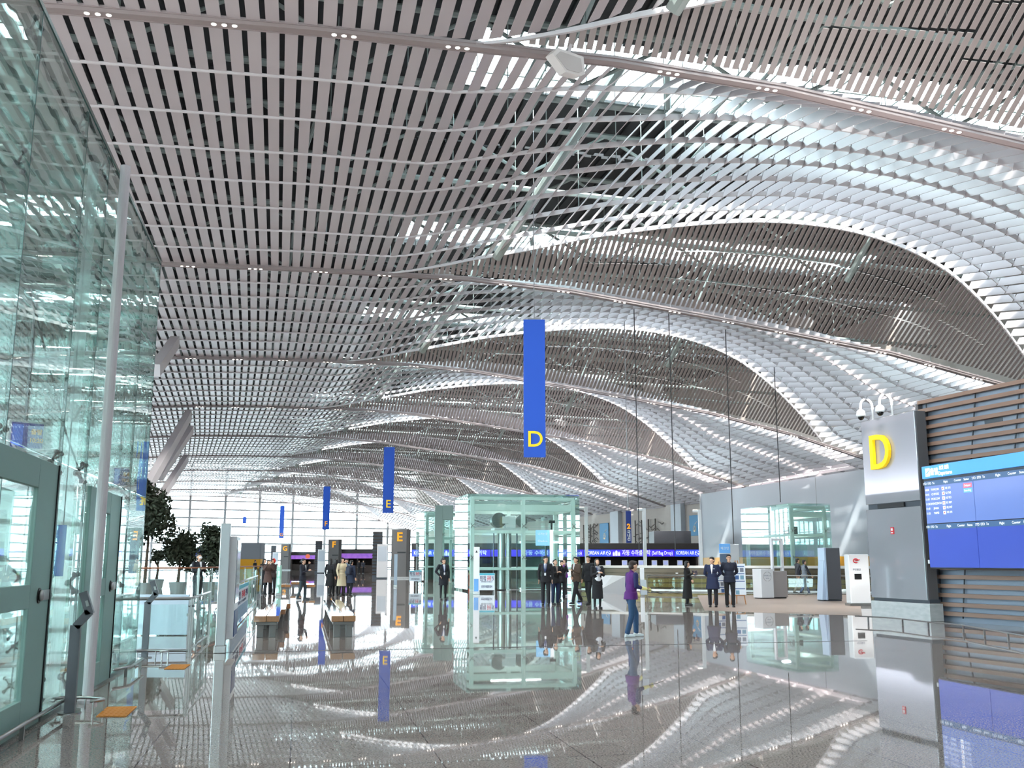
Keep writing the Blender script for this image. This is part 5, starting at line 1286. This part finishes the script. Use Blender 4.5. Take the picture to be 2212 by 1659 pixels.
        if x == 'helmet': m = MB(); he((0, .01, .075), (.105, .125, .085), 16, 10, m); he((0, -.01, .045), (.115, .15, .012), 16, 6, m); m.build('helmet', M_white, e, smooth=True)
        if x == 'hood': m = MB(); he((0, .03, .03), (.10, .105, .125), 14, 10, m); m.build('hood', mat('red_fleece', (225, 50, 30), 0.9, bump=0.3), e, smooth=True)
        if x == 'scarf': m = MB(); 
        if x == 'scarf':
            for i in range(9): a = 2*PI*i/9; m.ell(T((.062*math.cos(a), -.02+.062*math.sin(a), 1.42)), (.038, .034, .036), 8, 6)
            m.ell(T((0.02, -.13, 1.36)), (.07, .04, .06), 10, 7); put(remeshed(m, 'scarf', .012, 1), 'scarf', mat('grey_check_scarf', (150, 150, 158), 0.9, noise=0.7, scale=40), e)
        if x == 'white_top': m = MB(); m.ell(T((0, -.03, 1.20)), (.10, .125, .17), 14, 9); m.ell((0, -.03, 1.0), (.135, .13, .12), 14, 9); put(remeshed(m, 'white_blouse', .013, 2), 'blouse', mat('white_blouse', (232, 232, 236), 0.8), e)
        if x == 'stripes': m = MB(); frus(m, T((0, 0, 1.10)), (.172, .132), T((0, 0, 1.15)), (.174, .133)); frus(m, T((0, 0, .98)), (.190, .145), T((0, 0, 1.03)), (.189, .144)); m.build('reflective_bands', mat('reflective_silver', (200, 205, 205), 0.3), e)
        if x == 'backpack': m = MB(); m.cb(-.15, .15, .12, .27, 1.02, 1.42, .05); put(remeshed(m, 'backpack', .014, 4), 'backpack', mat('backpack_navy', (30, 36, 56), 0.7), e)
        if x == 'badge_round': m = MB(); m.ell(T((.10, -.142, .90)), (.018, .008, .018), 8, 6); m.build('button_badge', M_white, e)
        if x == 'gloves':
            for side, sh, el, wr in A: m = MB(); hand(m, el, wr, side, .5, .012); cap(m, tuple(V(el)*.45+V(wr)*.55), wr, .046, .036); put(remeshed(m, 'rubber_glove', .009, 2), 'rubber_glove', mat('yellow_rubber', (238, 226, 150), 0.5), e)
        if x == 'name_badge': m = MB(); m.bx(.05, .10, -.152, -.148, 1.30, 1.315); m.build('name_badge', M_white, e)
    e['_k'] = k; del e['_k']
    return e
K = lambda *c: c
BLK = (30, 30, 34)
Rt = PI/2
# centre group
person(1179, 1308, 1.78, -0.35, 'man in black suit, white shirt and lanyard, leftmost of the central group', 'jacket', BLK, 'trousers', (34, 34, 38), legs='stand', shirt=(225, 225, 228), headyaw=0.9, extras=('lanyard', 'tie'), vox=.0085)
person(1200, 1306, 1.66, 0.25, 'man in dark coat and navy trousers looking down at his raised hand', 'jacket', (28, 28, 30), 'trousers', (30, 42, 72), arms=('phone', 'phone'), pitch=0.5, shirt=(150, 130, 120), stout=1.1)
person(1214, 1297, 1.62, 0.1, 'person in black lifting a camera behind the central group', 'jacket', (36, 34, 38), 'trousers', (30, 30, 34), arms=('camera', 'camera'), hair='short')
person(1221, 1288, 1.72, -1.7, 'person in purple vest and grey sleeves standing sideways in the central group', 'vest', (112, 44, 140), 'trousers', (34, 30, 40), sleeve=(70, 66, 76), arms=('down', 'down'), shoe=(200, 195, 205))
person(1246, 1305, 1.76, -1.15, 'man in brown tweed jacket with folded hands, facing the suited man', 'jacket', (92, 74, 62), 'trousers', (44, 42, 46), arms=('phone', 'front'), legs='walk', shirt=(228, 228, 230), vox=.0085)
person(1272, 1306, 1.80, -0.9, 'man in plain black coat right behind the woman with the scarf', 'jacket', (24, 24, 28), 'trousers', (26, 26, 30), legs='step', headyaw=0.2)
person(1291, 1315, 1.68, 0.1, 'woman in black jacket, grey scarf, white blouse and long black skirt', 'jacket', (28, 28, 32), 'skirt', (24, 24, 28), hem=.34, leg=(22, 22, 26), arms=('phone', 'phone'), hair='long', pitch=0.45, extras=('scarf', 'white_top', 'lanyard'), vox=.0085)
# cleaner in front
cl = person(1364, 1376, 1.60, Rt+0.15, 'cleaner in purple vest and blue jeans carrying a white board and tongs', 'vest', (88, 32, 112), 'trousers', (44, 74, 108), sleeve=(34, 36, 84), arms=((((.24, -.02, 1.12), (.17, -.22, .98))), 'carry'), legs='stride', hair='short', lean=0.10, shoe=(196, 204, 206), extras=('gloves', 'badge_round'), vox=.0075, hairc=mat('dark_brown_hair', (48, 30, 26), 0.6, noise=0.3, scale=30), stout=1.05)
cp = cl.location
def held(o, l):
    k_ = o.scale.z; a_ = o.rotation_euler.z; x_, y_ = l[0]*o.scale.x, l[1]*o.scale.y
    return o.location+V((x_*math.cos(a_)-y_*math.sin(a_), x_*math.sin(a_)+y_*math.cos(a_), l[2]*k_))
q = held(cl, (-.02, -.33, 1.12)); e = empty('white_board', q, 0.35, 'white board carried under the arm of the cleaner', 'board')
m = MB(); m.hexa([(-.085, 0, -.17), (.09, 0, -.17), (.09, .02, -.17), (-.085, .02, -.17), (-.10, 0, .15), (.07, 0, .15), (.07, .02, .15), (-.10, .02, .15)]); b = m.build('sheet', mat('board_white', (230, 235, 242), 0.5), e)
text('lettering', '표지', .05, M_inkn, e, (-.01, -.006, -.02), .001)
m = MB(); g = held(cl, (-.21, -.30, 1.05)); h2 = held(cl, (-.26, -.66, 0.96)); m.tube([g, g*.5+h2*.5+V((0, 0, .01)), h2], .009, 6); tag(m.build('litter_tongs', M_black), 'black litter tongs held in the gloved hand of the cleaner', 'tongs')
# right side
wl = person(1486, 1308, 1.60, 0.9, 'woman in long black coat standing alone holding flowers', 'maxi', (24, 22, 24), 'skirt', (24, 22, 24), hem=.30, leg=(30, 26, 26), arms=('front', 'phone'), hair='bob', headyaw=0.2, shoe=(26, 22, 22))
q = held(wl, (-.05, -.33, 1.24)); m = MB(); rnd = random.Random(5)
for i in range(14): m.ell((rnd.uniform(-.09, .09), rnd.uniform(-.07, .07), rnd.uniform(-.05, .09)), (.03, .03, .03), 7, 5)
m.tube([(0, 0, -.16), (0, 0, 0)], .015, 6); tag(m.build('flower_bouquet', mat('mauve_flowers', (96, 84, 98), 0.8, noise=0.6, scale=30), None, q), 'small dark bouquet held by the woman in the long coat', 'flowers')
person(1541, 1312, 1.74, -0.5, 'man in navy overcoat and white collar, hands behind his back', 'midcoat', (27, 35, 66), 'trousers', (24, 24, 32), arms=('back', 'back'), legs='stand', shirt=(225, 225, 230), headyaw=-0.35, extras=('name_badge',), stout=1.12, vox=.0085)
person(1578, 1312, 1.83, -0.3, 'man with glasses in a navy jacket and black trousers beside the boards', 'jacket', (22, 27, 46), 'trousers', (22, 22, 26), arms=('back', 'back'), legs='stand', extras=('glasses',), vox=.0085, stout=1.05)
person(1726, 1284, 1.74, Rt, 'man in dark jacket and khaki trousers walking right, farther of the two', 'jacket', (58, 60, 66), 'trousers', (128, 116, 100), legs='walk', arms=('swingf', 'swingb'))
person(1740, 1285, 1.66, Rt, 'man in grey vest and blue jeans walking right, nearer of the two', 'vest', (128, 136, 146), 'trousers', (48, 66, 104), sleeve=(34, 36, 46), legs='walk', arms=('swingb', 'swingf'))
# left side
person(957, 1296, 1.72, 0.15, 'airline woman in black uniform skirt with a lanyard, one hand on her hip', 'jacket', (26, 28, 36), 'skirt', (26, 28, 36), hem=.60, leg=(52, 44, 44), arms=('down', 'akimbo'), hair='bun', headyaw=0.6, shirt=(228, 228, 232), extras=('lanyard',), vox=.0085)
person(1017, 1269, 1.74, 0.6, 'worker in fluorescent yellow vest, orange trousers and white helmet', 'vest', (205, 240, 60), 'trousers', (235, 90, 40), sleeve=(60, 60, 66), extras=('helmet', 'stripes'))
person(652, 1296, 1.70, 1.2, 'woman in dark jacket and slim grey trousers photographing with her phone', 'jacket', (34, 34, 46), 'trousers', (62, 72, 78), arms=('camera', 'phone'), legs='step', shirt=(215, 215, 218), hair='bun', shoe=(30, 30, 34))
person(577, 1287, 1.66, 0.3, 'woman in brown coat holding up a phone among the left group', 'midcoat', (88, 66, 60), 'trousers', (26, 26, 30), arms=('camera', 'camera'), hair='bob')
person(568, 1284, 1.72, 0.8, 'person in black behind the woman in the brown coat', 'coat', (28, 28, 32), 'trousers', (24, 24, 28), arms=('phone', 'down'), hair='long')
person(588, 1283, 1.70, -0.5, 'person wearing a bright red hood behind the woman in the brown coat', 'jacket', (60, 46, 46), 'trousers', (26, 26, 30), arms=('camera', 'phone'), extras=('hood',))
person(712, 1287, 1.72, 2.6, 'long-haired person in an ankle-length black coat, leftmost of the coat group', 'coat', (24, 24, 28), 'trousers', (22, 22, 26), hair='long', legs='step')
person(724, 1286, 1.70, 2.9, 'person in dark brown coat second from left in the coat group', 'coat', (46, 38, 38), 'trousers', (26, 24, 28), hair='bob')
person(737, 1287, 1.76, 0.6, 'woman in a cream coat in the middle of the coat group', 'coat', (206, 190, 158), 'trousers', (60, 54, 52), hair='bob', arms=('phone', 'down'))
person(747, 1285, 1.72, -0.4, 'man in pale blue shirt behind the person with the navy backpack', 'shirt', (120, 140, 160), 'trousers', (40, 42, 50), arms=('camera', 'camera'))
person(757, 1288, 1.64, 2.4, 'person in navy parka with a backpack, rightmost of the coat group', 'midcoat', (36, 44, 66), 'trousers', (28, 30, 36), legs='step', extras=('backpack',))
pm = at(428, 1240, 36.5)
person(0, 0, 1.86, 0.7, 'masked man in black reading his phone behind the orange-brown handrail', 'jacket', (28, 30, 38), 'trousers', (30, 32, 42), arms=('phone', 'phone'), pitch=0.4, shirt=(225, 225, 228), extras=('mask',), pos=V((pm.x, pm.y, 0)))
for i, (px, F, c, l) in enumerate(((781, 134, (40, 36, 40), 'tiny far person in dark clothes at the F check-in, left of another'), (790, 136, (60, 60, 72), 'tiny far person in grey clothes at the F check-in, right of another'), (560, 100, (40, 44, 50), 'tiny far person in dark clothes beside the grey and yellow block'))):
    p = W((px-1106)/FPX*F, F); person(0, 0, 1.70, 0.5*i, l, 'jacket', c, 'trousers', (40, 40, 46), pos=V((p.x, p.y, 0)), vox=.016)

bpy.data.scenes.remove(TS)
